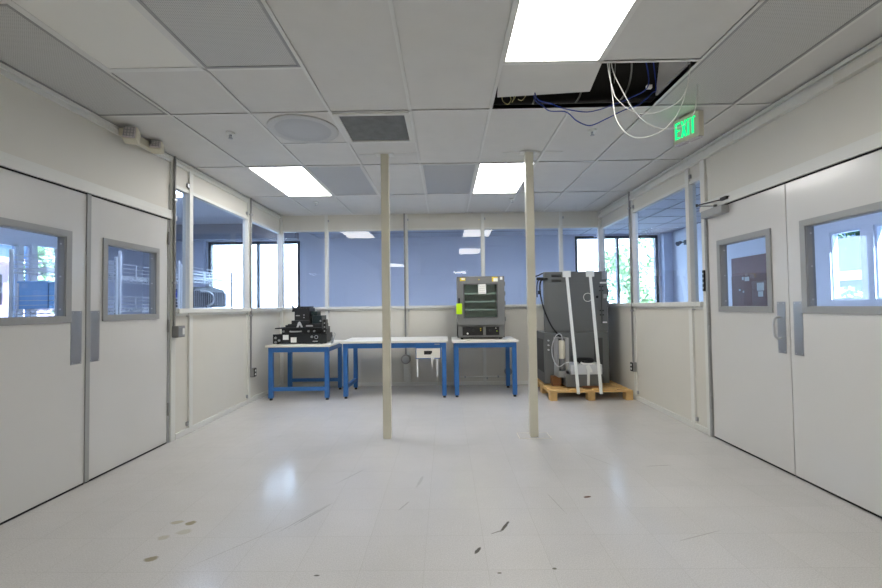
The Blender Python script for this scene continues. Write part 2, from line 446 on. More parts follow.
lamp_labels = {
 (1, 3): 'bright flush ceiling light panel nearest the left glazed wall',
 (5, 3): 'bright flush ceiling light panel directly behind the right post top',
 (5, -2): 'large bright ceiling light panel in front of the open ceiling gap',
 (1, -8): 'ceiling light panel over the left side of the room behind the viewpoint',
 (5, -14): 'farthest ceiling light panel, by the wall behind the viewpoint'}
for c, a, b, ty in cells:
    x0, x1, y0, y1 = cx(c)+G, cx(c+1)-G, ry(a)+G, ry(b)-G
    xm, ym = (x0+x1)/2, (y0+y1)/2
    if ty == 'L':
        t = thing('ceiling_light', lamp_labels[(c, a)], 'light', (xm, ym, H), 'flush ceiling light panels')
        MB().frame('z', H+.001, H+.026, x0, x1, y0, y1, .012).build('light_frame', 'trim', t)
        MB().box(x0+.012, x1-.012, y0+.012, y1-.012, H+.006, H+.012).build('diffuser', 'lamp', t)
    if ty in 'DR' and ty != 'T':
        lab = {(0, -1): 'grey perforated ceiling diffuser along the left wall above the near door',
               (2, -2): 'grey perforated ceiling diffuser beside the plain pale ceiling panel',
               (7, -1): 'grey perforated ceiling diffuser beside the right wall and the exit sign',
               (2, 3): 'darker grey perforated ceiling panel right beside the left far light',
               (4, 3): 'darker grey perforated ceiling panel between the left post and the light behind the right post'}[(c, a)]
        t = thing('ceiling_diffuser', lab, 'air diffuser', (xm, ym, H), 'perforated ceiling air panels')
        MB().frame('z', H-.001, H+.02, x0, x1, y0, y1, .018, .002).build('diffuser_frame', 'grey_frame' if ty == 'D' else 'tile', t)
        MB().box(x0+.018, x1-.018, y0+.018, y1-.018, H+.004, H+.012).build('perforated_face', 'perf' if ty == 'D' else 'perf_dark', t)
    if ty == 'W':
        t = thing('ceiling_panel', 'plain pale ceiling panel with a worn edge at upper left, beside the perforated diffuser', 'ceiling panel', (xm, ym, H))
        MB().frame('z', H-.002, H+.02, x0, x1, y0, y1, .022, .002).build('panel_frame', 'tbar', t)
        MB().box(x0+.022, x1-.022, y0+.022, y1-.022, H+.002, H+.012).build('panel_face', 'pale_panel', t)
    if ty == 'V':
        t = thing('air_vent', 'square white-framed ceiling vent with a wrinkled grey filter', 'vent', (xm, ym, H))
        MB().frame('z', H-.008, H+.02, x0, x1, y0, y1, .04, .004).build('vent_frame', 'trim', t)
        MB().box(x0+.03, x1-.03, y0+.03, y1-.03, H+.002, H+.01).build('filter_pad', 'filter', t)
    if ty == 'S':
        t = thing('round_diffuser', 'round grey perforated disc set in a ceiling tile left of the square vent', 'air diffuser', (xm, ym, H))
        MB().box(x0, x1, y0, y1, H+.004, H+.02).build('backing_tile', 'tile', t)
        MB().lathe((xm, ym, H), [(.285, .004), (.285, -.005), (.275, -.008), (.26, -.007)], 40).build('rim', 'perf', t, True)
        MB().lathe((xm, ym, H), [(.262, -.006), (.12, -.010), (.01, -.011)], 40).build('perforated_face', 'perf_dark', t, True)
# the displaced tile above the ceiling gap, shoved forwards over the near light
dt = MB(); mt = Matrix.Translation((.7165, 3.025, H+.030)) @ Matrix.Rotation(math.radians(-5.3), 4, 'Z') @ Matrix.Rotation(math.radians(-4.0), 4, 'X')
dt.box(-.325, .325, -.60, .0, -.008, .008, .002, mt)
tag(dt.build('ceiling_tile', 'tile'), 'loose ceiling tile pushed askew above the grid at the dark ceiling gap', 'ceiling tile')
dt = MB(); mt = Matrix.Translation((1.60, 2.93, H+.22)) @ Matrix.Rotation(math.radians(8), 4, 'Y')
dt.box(-.008, .008, -.22, .20, -.17, .17, .002, mt)
tag(dt.build('ceiling_tile', 'tile'), 'loose grey board leaning on edge inside the dark ceiling gap', 'ceiling tile')
# plenum
PZ = 3.55
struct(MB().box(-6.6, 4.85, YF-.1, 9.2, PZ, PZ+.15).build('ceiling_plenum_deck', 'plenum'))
pl = thing('air_duct', 'dark round air duct crossing above the open ceiling gap', 'duct', (0, 3.5, 3.1))
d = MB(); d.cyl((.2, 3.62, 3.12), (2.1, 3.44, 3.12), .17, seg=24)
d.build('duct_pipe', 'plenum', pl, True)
for k in range(5):
    x = .4+k*.36; MB().torus((x, 3.60-.095*(x-.2), 3.12), .172, .008, 'x', 24).build('duct_ring', 'conduit', pl)
for x in (.55, 1.7): MB().box(x-.012, x+.012, 3.60-.095*(x-.2)-.18, 3.60-.095*(x-.2)-.175, 3.1, PZ).build('duct_hanger', 'conduit', pl)
for k, (x, y) in enumerate(((.9, 2.95), (1.25, 3.1))):
    tag(MB().tube([(x, y, PZ), (x+.02, y, 3.1), (x+.01, y+.01, H+.14)], .003, 6).build('hanger_wire', 'conduit'),
        ['thin steel hanger wire inside the ceiling gap, nearer the loose tile', 'thin steel hanger wire inside the ceiling gap, nearer the leaning board'][k], 'wire', 'hanger wires in the ceiling gap')

# ------------------------------------------------------------------ cables from the ceiling gap (unprojected curves)
FPX = 427.389; YAW, PIT, ROL = .0106, .0281, -.0132; CAMZ = 1.253
cyw, syw, cp, sp_ = math.cos(YAW), math.sin(YAW), math.cos(PIT), math.sin(PIT)
fw = Vector((-syw*cp, cyw*cp, sp_)); rt = Vector((cyw, syw, 0)); up = rt.cross(fw)
r2 = math.cos(ROL)*rt+math.sin(ROL)*up; u2 = -math.sin(ROL)*rt+math.cos(ROL)*up
CAM = Vector((0, 0, CAMZ))
def onY(x, y, Y):      # measuring aid: world point at depth Y seen at a pixel
    d = r2*(x-441)/FPX+u2*(294-y)/FPX+fw; return CAM+d*(Y/d.y)
def cable(pts, m, r, label, grp='cables hanging from the ceiling gap'):
    P = [onY(*p) for p in pts]
    P[0] = P[0]+Vector((0, 0, .0)); P = [P[0]+Vector((0, .02, .22))]+P+[P[-1]+Vector((.0, .03, .22))]
    tag(MB().tube(P, r, 8, 8).build('hanging_cable', m, None, True), label, 'cable', grp)
cable([(608, 67, 2.66), (613, 90, 2.66), (617, 99, 2.67), (630, 110, 2.69), (648, 114, 2.70), (668, 108, 2.70), (683, 96, 2.70), (690, 69, 2.68)],
      'white_cable', .0032, 'white cable with the shallowest loop hanging under the ceiling gap')
cable([(609.5, 67, 2.70), (613, 100, 2.70), (616, 118, 2.70), (626, 133, 2.70), (640, 138, 2.70), (660, 132, 2.72), (674, 119, 2.74), (682, 104, 2.76), (686, 90, 2.78), (688, 76, 2.78)],
      'white_cable', .0032, 'white cable with the lowest loop hanging under the ceiling gap')
cable([(612, 67, 2.68), (622, 90, 2.68), (636, 113, 2.70), (652, 126, 2.72), (670, 129, 2.76), (685, 124, 2.82), (694, 113, 2.86), (697, 95, 2.88), (697.5, 84, 2.88)],
      'white_cable', .0032, 'white cable looping in front of the green exit sign')
cable([(534, 97, 3.06), (543, 106, 3.06), (550, 111, 3.08), (566, 112, 3.10), (577, 121, 3.10), (590, 125.5, 3.10), (606, 119, 3.10), (622, 111, 3.10), (640, 104, 3.08), (652, 93, 3.0), (656, 88, 2.95)],
      'blue_cable', .004, 'dark blue cable with the lower sag below the rear edge of the ceiling gap')
cable([(536, 97, 3.00), (552, 104, 3.04), (566, 109, 3.10), (585, 112, 3.12), (598, 110, 3.12), (610, 106, 3.10), (630, 98, 3.02), (648, 86, 2.9)],
      'blue_cable', .004, 'dark blue cable with the higher sag along the rear edge of the ceiling gap')
for k, (pts) in enumerate(([(502, 99, 3.12), (503, 104, 3.12), (508, 107, 3.12), (511, 102, 3.12), (509, 97, 3.12)],
                          [(513, 96, 3.10), (514, 101, 3.10), (512, 105, 3.10), (516, 98, 3.10), (514, 93, 3.10)],
                          [(518, 102, 3.12), (522, 103, 3.12), (526, 98, 3.12), (528, 93, 3.12)])):
    P = [onY(*p)+Vector((0, 0, .02)) for p in pts]
    tag(MB().tube(P, .003, 6, 6).build('coiled_cable', 'yellow_cable', None, True),
        ['cream cable end coiled at the left corner of the ceiling gap', 'second cream cable curl in the left of the ceiling gap, beside the corner coil',
         'cream cable curl farthest right of the three at the gap left end'][k], 'cable', 'cream cable ends in the ceiling gap')
cn = onY(649, 87, 2.95)
tag(MB().box(cn.x-.018, cn.x+.018, cn.y-.012, cn.y+.012, cn.z-.012, cn.z+.012, .003).build('cable_connector', 'paper'),
    'small white connector on blue cable inside the ceiling gap', 'connector')

# ------------------------------------------------------------------ sprinklers
def sprinkler(x, y, label):
    t = thing('fire_sprinkler', label, 'sprinkler', (x, y, H), 'ceiling fire sprinklers')
    MB().lathe((x, y, H), [(.036, .006), (.034, -.004), (.016, -.010), (.012, -.012)], 24).build('escutcheon', 'trim', t, True)
    MB().cyl((x, y, H-.012), (x, y, H-.022), .009).bar((x-.010, y, H-.020), (x-.002, y, H-.042), .003).bar((x+.010, y, H-.020), (x+.002, y, H-.042), .003).build('stem', 'alu', t)
    MB().lathe((x, y, H-.044), [(.018, .0), (.018, .003), (.003, .004)], 16).build('deflector', 'alu', t)
sprinkler(-1.797, 3.55, 'small fire sprinkler in the left ceiling in front of the far left light')
sprinkler(-1.806, 5.96, 'small fire sprinkler beyond the far end of the left ceiling light')
sprinkler(1.269, 3.62, 'small fire sprinkler just beyond the open ceiling gap')
sprinkler(.95, 5.95, 'small fire sprinkler beyond the light behind the right post')

# ------------------------------------------------------------------ doors
def door(nidx, xs, sgn, y0, y1, hinge_far, win, plate, handle=False, closer=False):
    """leaf in a side wall; sgn -1 left wall, +1 right wall; win = (y0, y1) outer frame of its window"""
    f = xs-sgn*.004                      # room-side face
    def X(d0, d1):                       # depth range measured into the room from the face
        return sorted((f-sgn*d0, f-sgn*d1))
    wy0, wy1 = win; wz0, wz1 = 1.170, 1.813
    iy0, iy1, iz0, iz1 = wy0+.045, wy1-.045, wz0+.045, wz1-.045
    m = MB(); a, b = X(-.045, 0)
    m.box(a, b, y0, iy0, .012, 2.108); m.box(a, b, iy1, y1, .012, 2.108)
    m.box(a, b, iy0, iy1, .012, iz0); m.box(a, b, iy0, iy1, iz1, 2.108)
    d = struct(m.build('door_%d' % nidx, 'door'))
    m = MB(); a, b = X(0, .012); m.frame('x', a, b, wy0, wy1, wz0, wz1, .045, .003)
    a, b = X(-.05, 0); m.frame('x', a, b, iy0, iy1, iz0, iz1, .004)
    fr = m.build('window_frame', 'grey_frame', d)
    sc = MB()
    for z in (iz0+.05, (iz0+iz1)/2, iz1-.05):
        for yv in (iy1-.006 if True else 0,):
            sc.cyl((f+sgn*.025, yv-.001, z), (f+sgn*.025, yv+.003, z), .006, seg=10)
    sc.build('screw', 'steel', fr)
    xg = f+sgn*.034
    MB().box(xg-.003, xg+.003, iy0+.002, iy1-.002, iz0+.002, iz1-.002).build('window_pane', 'pane', d)
    a, b = X(0, .003)
    pt = MB().box(a, b, plate[0], plate[1], .872, 1.252, .001).build('push_plate', 'alu', d); pt['label'] = 'brushed aluminium plate'
    sc = MB()
    for z in (.885, 1.239):
        for yv in (plate[0]+.014, plate[1]-.014): sc.cyl((f-sgn*.002, yv, z), (f-sgn*.005, yv, z), .004, seg=10)
    sc.build('screw', 'steel', pt)
    a, b = X(-.03, .001); MB().box(a, b, y0+.004, y1-.004, .0015, .014).build('door_sweep', 'dark_gap', d)
    if handle:
        yc = (plate[0]+plate[1])/2+.005; x = f-sgn*.003
        MB().tube([(x, yc, 1.135), (x-sgn*.03, yc, 1.137), (x-sgn*.05, yc, 1.115), (x-sgn*.055, yc, 1.06), (x-sgn*.05, yc, 1.005), (x-sgn*.03, yc, .982), (x, yc, .984)], .009, 12).build('pull_handle', 'steel', d, True)
    yh = y1 if hinge_far else y0
    for z in (1.93, 1.10, .32):
        MB().cyl((f-sgn*.012, yh+(.005 if hinge_far else -.005), z-.06), (f-sgn*.012, yh+(.005 if hinge_far else -.005), z+.06), .011).build('hinge', 'conduit', d, True)
    if closer:
        c = MB(); a, b = X(.003, .075); c.box(a, b, 3.725, 4.02, 2.035, 2.105, .012)
        cc = c.build('door_closer', 'grey_frame', d); cc['label'] = 'grey door closer'
        c = MB(); x = f-sgn*.05
        c.bar((x, 3.84, 2.118), (XR-.135, 3.98, 2.150), .016, .006); c.bar((XR-.02, 3.76, 2.162), (XR-.135, 3.98, 2.156), .018, .007)
        c.cyl((x, 3.84, 2.10), (x, 3.84, 2.13), .014); c.cyl((XR-.135, 3.98, 2.142), (XR-.135, 3.98, 2.168), .010)
        c.box(XR-.05, XR-.003, 3.70, 3.78, 2.150, 2.175, .003)
        c.build('closer_arm', 'black', cc)
    return d
GAP = .004
door(1, XL, -1, 3.10+GAP, 4.01, True, (3.243, 3.885), (3.131, 3.221))
door(2, XL, -1, 2.20, 3.10-GAP, False, (2.325, 2.967), (2.972, 3.062))
door(3, XR, 1, 3.115+GAP, 4.035, True, (3.262, 3.902), (3.150, 3.227), handle=True, closer=True)
door(4, XR, 1, 2.20, 3.115-GAP, False, (2.345, 2.992), (3.000, 3.078))
# grey edge strips and dark rebates
for xs, sgn, yg in ((XL, -1, 3.10), (XR, 1, 3.115)):
    m = MB(); a, b = sorted((xs-sgn*-.04, xs+sgn*.035)); a, b = sorted((xs+sgn*.02, xs+sgn*.045)); m.box(a, b, yg-.03, yg+.03, .012, 2.11)
    struct(m.build('trim_%d' % tn[0], 'dark_gap')); tn[0] += 1
m = MB(); m.box(XL+.004, XL+.014, 3.092, 3.128, .012, 2.112, .002); struct(m.build('trim_%d' % tn[0], 'grey_frame')); tn[0] += 1   # astragal
m = MB(); m.box(XL-.05, XL+.010, 4.010, 4.044, 0, 2.118, .003); struct(m.build('trim_%d' % tn[0], 'grey_frame')); tn[0] += 1
m = MB(); m.box(XR-.023, XR+.05, 4.040, 4.066, 0, 2.117, .003); struct(m.build('trim_%d' % tn[0], 'grey_frame')); tn[0] += 1
t = thing('switch_strip', 'narrow black strip with buttons on the jamb post left of the right doors', 'sensor strip', (XR-.025, 4.08, 1.4))
MB().box(XR-.034, XR-.0205, 4.07, 4.10, 1.36, 1.56, .003).build('strip_body', 'matte_black', t)
for k in range(4): MB().box(XR-.037, XR-.034, 4.078, 4.092, 1.385+k*.045, 1.40+k*.045).build('button', 'grey_frame', t)

# ------------------------------------------------------------------ poles
for k, (x, y) in enumerate(pole_xy):
    t = thing('support_post', ['slim cream square support post standing in front of the long blue workbench',
                               'slim cream square support post with outline marks on the floor, left of the grey chamber'][k], 'post', (x, y, 0), 'cream support posts')
    MB().box(x-.038, x+.038, y-.038, y+.038, 0.0, H, .006).build('shaft', 'pole', t)
    MB().box(x-.085, x+.085, y-.05, y+.05, H-.005, H-.0005, .001).build('ceiling_collar', 'tbar', t)
    if k == 1:
        MB().frame('z', .0004, .0016, x-.15, x+.15, y-.085, y+.10, .006).build('outline_mark', 'brown_wood' if False else 'cream', t)

# ------------------------------------------------------------------ conduits and outlets
def outlet(t, x, y, z, n_, w=.075, h=.12, d=.05):
    """n_: 'x+','x-','y-' direction the face looks"""
    if n_ == 'y-':
        b = MB().box(x-w/2, x+w/2, y-d, y, z-h/2, z+h/2, .006).build('outlet_box', 'conduit', t)
        MB().box(x-.022, x+.022, y-d-.004, y-d, z-.045, z+.045, .002).build('receptacle', 'matte_black', b)
        return
    s = 1 if n_ == 'x+' else -1
    a, c = sorted((x, x+s*d)); b = MB().box(a, c, y-w/2, y+w/2, z-h/2, z+h/2, .006).build('outlet_box', 'conduit', t)
    a, c = sorted((x+s*d, x+s*(d+.008))); r = MB().box(a, c, y-.034, y+.034, z-.055, z+.055, .004).build('receptacle', 'matte_black', b)
    for dz in (-.024, .024):
        a, c = sorted((x+s*(d+.008), x+s*(d+.011))); MB().box(a, c, y-.014, y+.014, z+dz-.013, z+dz+.013, .003).build('socket', 'paper', r)
t = thing('wall_conduit', 'grey conduit running down the left wall to a switch box beside the doors', 'conduit', (XL, 4.13, 1.1))
MB().tube([(XL+.034, 4.07, H), (XL+.034, 4.07, 1.09)], .012, 10, 0).build('pipe', 'conduit', t, True)
b = MB().box(XL+.021, XL+.080, 4.055, 4.165, .985, 1.095, .006).build('switch_box', 'conduit', t)
MB().box(XL+.080, XL+.084, 4.062, 4.158, .992, 1.088, .002).build('cover_plate', 'alu', b); MB().box(XL+.084, XL+.091, 4.115, 4.145, 1.01, 1.07, .003).build('toggle', 'paper', b)
for z in (2.3, 1.5): MB().box(XL+.021, XL+.048, 4.05, 4.09, z, z+.02, .003).build('pipe_clip', 'alu', t)
for xs, sgn, yc, zz, lab in ((XL, -1, 5.672, .40, 'grey conduit with a black outlet on the left glazed wall beside the short bench'),
                          (XR, 1, 5.645, .43, 'grey conduit with a black outlet on the right wall beside the pallet')):
    t = thing('wall_conduit', lab, 'conduit', (xs, yc, zz))
    MB().tube([(xs-sgn*.04, yc, H-.002), (xs-sgn*.04, yc, .8), (xs-sgn*.036, yc, zz+.05)], .012, 10, 4).build('pipe', 'conduit', t, True)
    outlet(t, xs-sgn*.023, yc+(.04 if sgn < 0 else -.03), zz, 'x+' if sgn < 0 else 'x-')
    for z in (2.5, 1.15): MB().box(*sorted((xs-sgn*.0225, xs-sgn*.055)), yc-.022, yc+.022, z, z+.022, .003).build('pipe_clip', 'alu', t)
t = thing('wall_conduit', 'grey conduit down the back wall ending at a round box under the long bench', 'conduit', (-.64, YB, .45))
MB().tube([(-.640, YB-.045, H-.002), (-.640, YB-.045, .50)], .013, 10, 0).build('pipe', 'conduit', t, True)
MB().cyl((-.64, YB-.001, .42), (-.64, YB-.06, .42), .075, seg=28).build('round_box', 'conduit', t, True)
MB().cyl((-.64, YB-.06, .42), (-.64, YB-.066, .42), .055, seg=28).build('cover_plate', 'alu', t, True)
MB().box(-.675, -.565, YB-.05, YB-.024, .07, .36, .004).build('raceway_cover', 'trim', t)
t = thing('wall_rail', 'pale pipe running low along the back wall behind the oven bench', 'pipe', (.6, YB-.05, .14))
MB().tube([(.20, YB-.05, .135), (.93, YB-.05, .135)], .011, 8, 0).build('pipe', 'trim', t, True)
MB().cyl((.97, YB-.001, .21), (.97, YB-.05, .21), .06, seg=24).build('round_box', 'conduit', t, True)
MB().box(.93, 1.0, YB-.05, YB-.001, .10, .17, .006).build('pipe_fitting', 'conduit', t)
for x in (.28, .80): MB().box(x, x+.02, YB-.065, YB-.001, .12, .15, .003).build('pipe_clip', 'alu', t)

# ------------------------------------------------------------------ emergency light and exit sign
t = thing('emergency_light', 'cream twin-head emergency light at the top of the left wall above the doors', 'emergency light', (XL, 3.65, 2.68))
MB().box(XL+.029, XL+.085, 3.36, 3.80, 2.655, 2.718, .01).build('housing', 'cream', t)
for y, sz, hh in ((3.37, .055, .115), (3.67, .04, .08)):
    mh = Matrix.Translation((XL+.125, y, 2.724-hh/2-.006)) @ Matrix.Rotation(math.radians(18), 4, 'Z') @ Matrix.Rotation(math.radians(-16), 4, 'X')
    hd = MB().box(-.05, .05, -.03, .05, -hh/2, hh/2, .012, mh).build('lamp_head', 'cream', t)
    MB().box(-.042, .042, -.042, -.029, -hh/2+.008, hh/2-.008, .004, mh).build('lens', 'lens', hd)
    mm = MB()
    for k in range(4): mm.box(-.038+k*.022, -.033+k*.022, -.046, -.041, -hh/2+.012, hh/2-.012, 0, mh)
    for k in range(4): mm.box(-.038, .038, -.046, -.041, -hh/2+.018+k*hh*.23, -hh/2+.022+k*hh*.23, 0, mh)
    mm.build('lens_rib', 'grey_frame', hd)
    MB().cyl((XL+.08, y+.02, 2.69), (XL+.125, y+.01, 2.69), .018).build('swivel_arm', 'cream', hd, True)

ex = thing('exit_sign', 'lit green EXIT sign with white housing hanging from the ceiling by the right wall', 'exit sign', (1.88, 3.33, 2.62))
A = Vector((1.945, 3.225, 0)); Bv = Vector((1.862, 3.435, 0)); dr = (Bv-A).normalized(); nr = Vector((-dr.y, dr.x, 0))
if nr.x > 0: nr = -nr
ml = (Bv-A).length
me_ = Matrix(((dr.x, -nr.x, 0, A.x), (dr.y, -nr.y, 0, A.y), (0, 0, 1, 0), (0, 0, 0, 1)))   # local x along the sign, y away from the face
z0, z1 = 2.525, 2.715
MB().box(0, ml, 0, .045, z0, z1, .006, me_).build('housing', 'cream', ex)
MB().box(ml*.2, ml*.8, .01, .04, z1, H-.0005, 0, me_).build('canopy', 'cream', ex)
MB().frame('y', -.006, .0, .0, ml, z0, z1, .014, .002)
fr = MB(); fr.box(0, ml, -.006, 0, z0, z0+.012, 0, me_); fr.box(0, ml, -.006, 0, z1-.012, z1, 0, me_); fr.box(0, .012, -.006, 0, z0, z1, 0, me_); fr.box(ml-.012, ml, -.006, 0, z0, z1, 0, me_)
fr.build('face_frame', 'cream', ex)
MB().box(.01, ml*.48, -.0, .04, z0-.014, z0-.0005, .003, me_).build('down_light_lens', 'lens', ex)
MB().box(ml*.55, ml-.01, -.0, .04, z0-.014, z0-.0005, .003, me_).build('down_light_lens', 'lens', ex)
lt = MB(); hz0, hz1 = z0+.034, z1-.028; hh = hz1-hz0; sw = .0125
def rev(u): return ml-u      # letters read from the face side (viewer sees far end at left)
def stroke(u0, v0, u1, v1, w=sw):
    a = Vector((rev(u0), -.0045, hz0+v0*hh)); b_ = Vector((rev(u1), -.0045, hz0+v1*hh))
    dd = b_-a; L_ = dd.length; ang = math.atan2(dd.z, dd.x)
    mm = me_ @ Matrix.Translation(a) @ Matrix.Rotation(-ang, 4, 'Y')
    lt.box(0, L_, -.003, .003, -w/2, w/2, 0, mm)
lw = .043; sw = .0105; u = .018
stroke(u+sw/2, 0, u+sw/2, 1)
for v in (.04, .5, .96): stroke(u+sw, v, u+lw*.9, v, sw)
u += lw+.010
stroke(u+.004, 0, u+lw-.004, 1); stroke(u+.004, 1, u+lw-.004, 0)
u += lw+.012
stroke(u+sw/2, 0, u+sw/2, 1)
u += sw+.012
stroke(u+lw*.5, 0, u+lw*.5, .92); stroke(u, .96, u+lw, .96, sw)
lo = lt.build('exit_lettering', 'exit_green', ex); lo['label'] = 'green glowing letters EXIT'

# ------------------------------------------------------------------ workbenches
def bench(name_label, x0, x1, y0, y1, zt, group, leg=.055, front_rail=False, side_rail=None, rear_rail=False, foot=True, inset=.03):
    t = thing('workbench', name_label, 'workbench', ((x0+x1)/2, (y0+y1)/2, 0), group)
    MB().box(x0, x1, y0, y1, zt-.030, zt, .006).build('worktop', 'laminate', t)
    ax0, ax1, ay0, ay1 = x0+inset, x1-inset, y0+inset, y1-.02
    for ya in (ay0, ay1-.04):
        MB().box(ax0+leg, ax1-leg, ya, ya+.04, zt-.10, zt-.030, .003).build('apron', 'blue', t)
    for xa in (ax0+.005, ax1-.045):
        MB().box(xa, xa+.04, ay0+leg, ay1-leg, zt-.10, zt-.030, .003).build('apron', 'blue', t)
    for xa in (ax0, ax1-leg):
        for ya in (ay0, ay1-leg):
            l = MB().box(xa, xa+leg, ya, ya+leg, .03, zt-.030, .004).build('leg', 'blue', t)
            MB().cyl((xa+leg/2, ya+leg/2, 0), (xa+leg/2, ya+leg/2, .03), .022, .018).build('levelling_foot', 'matte_black', l, True)
    if front_rail: MB().box(ax0+leg, ax1-leg, ay0+.005, ay0+.045, .125, .175, .003).build('stretcher', 'blue', t)
    if rear_rail: MB().box(ax0+leg, ax1-leg, ay1-.045, ay1-.005, .125, .175, .003).build('stretcher', 'blue', t)
    for s in (side_rail or []):
        xa = ax0+.008 if s < 0 else ax1-leg+.008
        MB().box(xa, xa+.04, ay0+leg, ay1-leg, .125, .175, .003).build('stretcher', 'blue', t)
    return t
GB = 'blue workbenches along the back wall'
b1 = bench('short blue workbench with a cream top holding stacked black equipment, in the left corner', -2.455, -1.570, 5.78, 6.60, .750, GB, .058, True, None, True)
b2 = bench('long blue workbench with a white top and a small drawer box, middle of the three', -1.448, .028, 5.84, 6.60, .785, GB, .06, False, [-1], False)
b3 = bench('blue workbench carrying the grey vacuum oven', .080, .993, 5.85, 6.60, .775, GB, .06, False, None, False)
MB().box(-.16, -.09, 5.865, 5.8705, .725, .738, .001).build('maker_plate', 'alu', b2)
dx = thing('bench_drawer', 'white-fronted blue drawer box slung under the right end of the long bench', 'drawer', (-.245, 6.0, .60))
MB().box(-.421, -.074, 5.885, 6.30, .530, .684, .004).build('drawer_case', 'blue', dx)
fr = MB().box(-.411, -.084, 5.872, 5.884, .543, .676, .004).build('drawer_front', 'laminate', dx)
MB().prism([(-.305, .592), (-.305, .642), (-.195, .642), (-.195, .615), (-.215, .592)], 5.866, 5.8725).build('handle_recess', 'matte_black', fr)
for k, (xa, zz, w) in enumerate(((-.41, .29, .022), (-.138, .285, .022))):
    s_ = MB().box(xa, xa+w, 5.885, 5.895, zz, .529, .002)
    tag(s_.build('hanging_strap', 'strap'), ['white strip hanging below the left end of the small drawer', 'white strip hanging below the right end of the small drawer'][k], 'strap', 'strips under the drawer')
tag(MB().prism([(-.215, .570), (-.155, .575), (-.165, .53), (-.185, .50), (-.190, .38), (-.205, .48)], 5.862, 5.865).build('paper_tag', 'paper'),
    'crumpled white paper tag hanging from the small drawer front', 'tag')

# ------------------------------------------------------------------ stacked black equipment on the short bench
zt = .7505
e1 = thing('instrument_chassis', 'wide black instrument chassis with white stickers at the bottom of the equipment pile', 'instrument', (-2.0, 6.15, zt))
MB().box(-2.385, -1.70, 5.93, 6.40, zt+.012, zt+.135, .008).build('case', 'black', e1)
MB().box(-2.405, -1.655, 5.922, 5.93, zt+.008, zt+.139, .002).build('front_panel', 'black2', e1)
MB().box(-2.265, -2.185, 5.919, 5.9225, zt+.062, zt+.130, .001, None).build('sticker', 'paper', e1)
MB().box(-2.155, -2.075, 5.919, 5.9225, zt+.022, zt+.095, .001, None).build('sticker', 'paper', e1)
for x, z in ((-2.365, .03), (-2.315, .055), (-2.365, .09), (-1.86, .10)):
    MB().cyl((x, 5.9225, zt+z), (x, 5.90, zt+z), .017, .014).build('knob', 'alu', e1, True)
MB().torus((-1.80, 5.918, zt+.095), .022, .004, 'y').build('dial_ring', 'alu', e1)
MB().box(-1.85, -1.78, 5.918, 5.9225, zt+.035, zt+.042).build('slot_label', 'paper', e1)
for x in (-2.35, -1.74):
    for y in (5.97, 6.35): MB().cyl((x, y, zt), (x, y, zt+.013), .018).build('foot', 'matte_black', e1, True)
e2 = thing('motion_stage', 'black machined stage unit with a thin wide plate, on the wide chassis', 'instrument', (-2.0, 6.15, zt+.135))
z = zt+.1355
MB().box(-2.30, -1.72, 5.97, 6.34, z, z+.075, .006).build('stage_body', 'black', e2)
MB().box(-2.38, -1.725, 5.93, 6.36, z+.0755, z+.090, .002).build('top_plate', 'black2', e2)
m = MB(); m.torus((-2.10, 5.965, z+.040), .075, .010, 'z', 20); m.build('drive_belt', 'grey_frame', e2)
m = MB()
for k in range(7): m.bar((-1.98+k*.045, 5.962, z+.010), (-1.93+k*.045, 5.962, z+.065), .008)
m.build('linkage', 'matte_black', e2)
for x in (-2.27, -1.92, -1.84): MB().cyl((x, 5.97, z+.04), (x, 5.952, z+.04), .014).build('bolt', 'alu', e2, True)
MB().box(-1.715, -1.675, 5.96, 6.06, z, z+.20, .004).build('side_bracket', 'black', e2)
for k in range(3): MB().cyl((-1.695, 5.961, z+.04+k*.055), (-1.695, 5.953, z+.04+k*.055), .010).build('bolt', 'alu', e2, True)
e3 = thing('optics_carriage', 'low black carriage with a chrome clamp, midway up the equipment pile', 'instrument', (-1.95, 6.15, z+.09))
z = z+.0905
MB().box(-2.22, -1.74, 5.98, 6.32, z, z+.05, .004).box(-2.16, -1.90, 5.96, 6.30, z+.05, z+.10, .006).build('carriage_body', 'black', e3)
MB().box(-2.26, -2.16, 6.0, 6.2, z, z+.035, .003).build('end_block', 'black2', e3)
MB().prism([(-2.085, z+.004), (-2.06, z+.075), (-2.045, z+.085), (-2.03, z+.075), (-2.000, z+.004), (-2.022, z+.004), (-2.040, z+.05), (-2.062, z+.004)], 5.945, 5.965).build('clamp', 'steel', e3)
m = MB(); m.bar((-1.95, 5.955, z+.025), (-1.86, 5.955, z+.025), .022); m.build('slide_bar', 'grey_frame', e3)
e4 = thing('camera_head', 'finned black box with a bent bracket at the very top of the equipment pile', 'instrument', (-1.99, 6.12, z+.1))
z4 = z+.1005
MB().box(-2.095, -1.885, 6.0, 6.26, z4, z4+.175, .006).build('case', 'black', e4)
m = MB()
for k in range(9): m.box(-2.075+k*.021, -2.067+k*.021, 6.03, 6.24, z4+.1755, z4+.195)
m.build('cooling_fin', 'black2', e4)
MB().prism([(-2.14, z4+.12), (-2.10, z4+.12), (-2.097, z4+.165), (-2.15, z4+.22), (-2.155, z4+.21), (-2.13, z4+.165)], 6.02, 6.06).build('bent_bracket', 'black', e4)
for zz in (.04, .075): MB().cyl((-1.96, 6.0, z4+zz), (-1.96, 5.990, z4+zz), .008).build('bolt', 'alu', e4, True)
MB().box(-2.075, -2.02, 5.995, 6.0, z4+.06, z4+.075).build('label_strip', 'grey_frame', e4)
e5 = thing('power_module', 'dark teal-black stepped module to the right of the top finned box', 'instrument', (-1.78, 6.1, z+.05))
MB().box(-1.855, -1.725, 6.0, 6.24, z+.0505, z+.165, .005).box(-1.882, -1.80, 6.03, 6.22, z+.165, z+.225, .004).build('case', mat('teal_black_metal', (16, 34, 38), .4), e5)
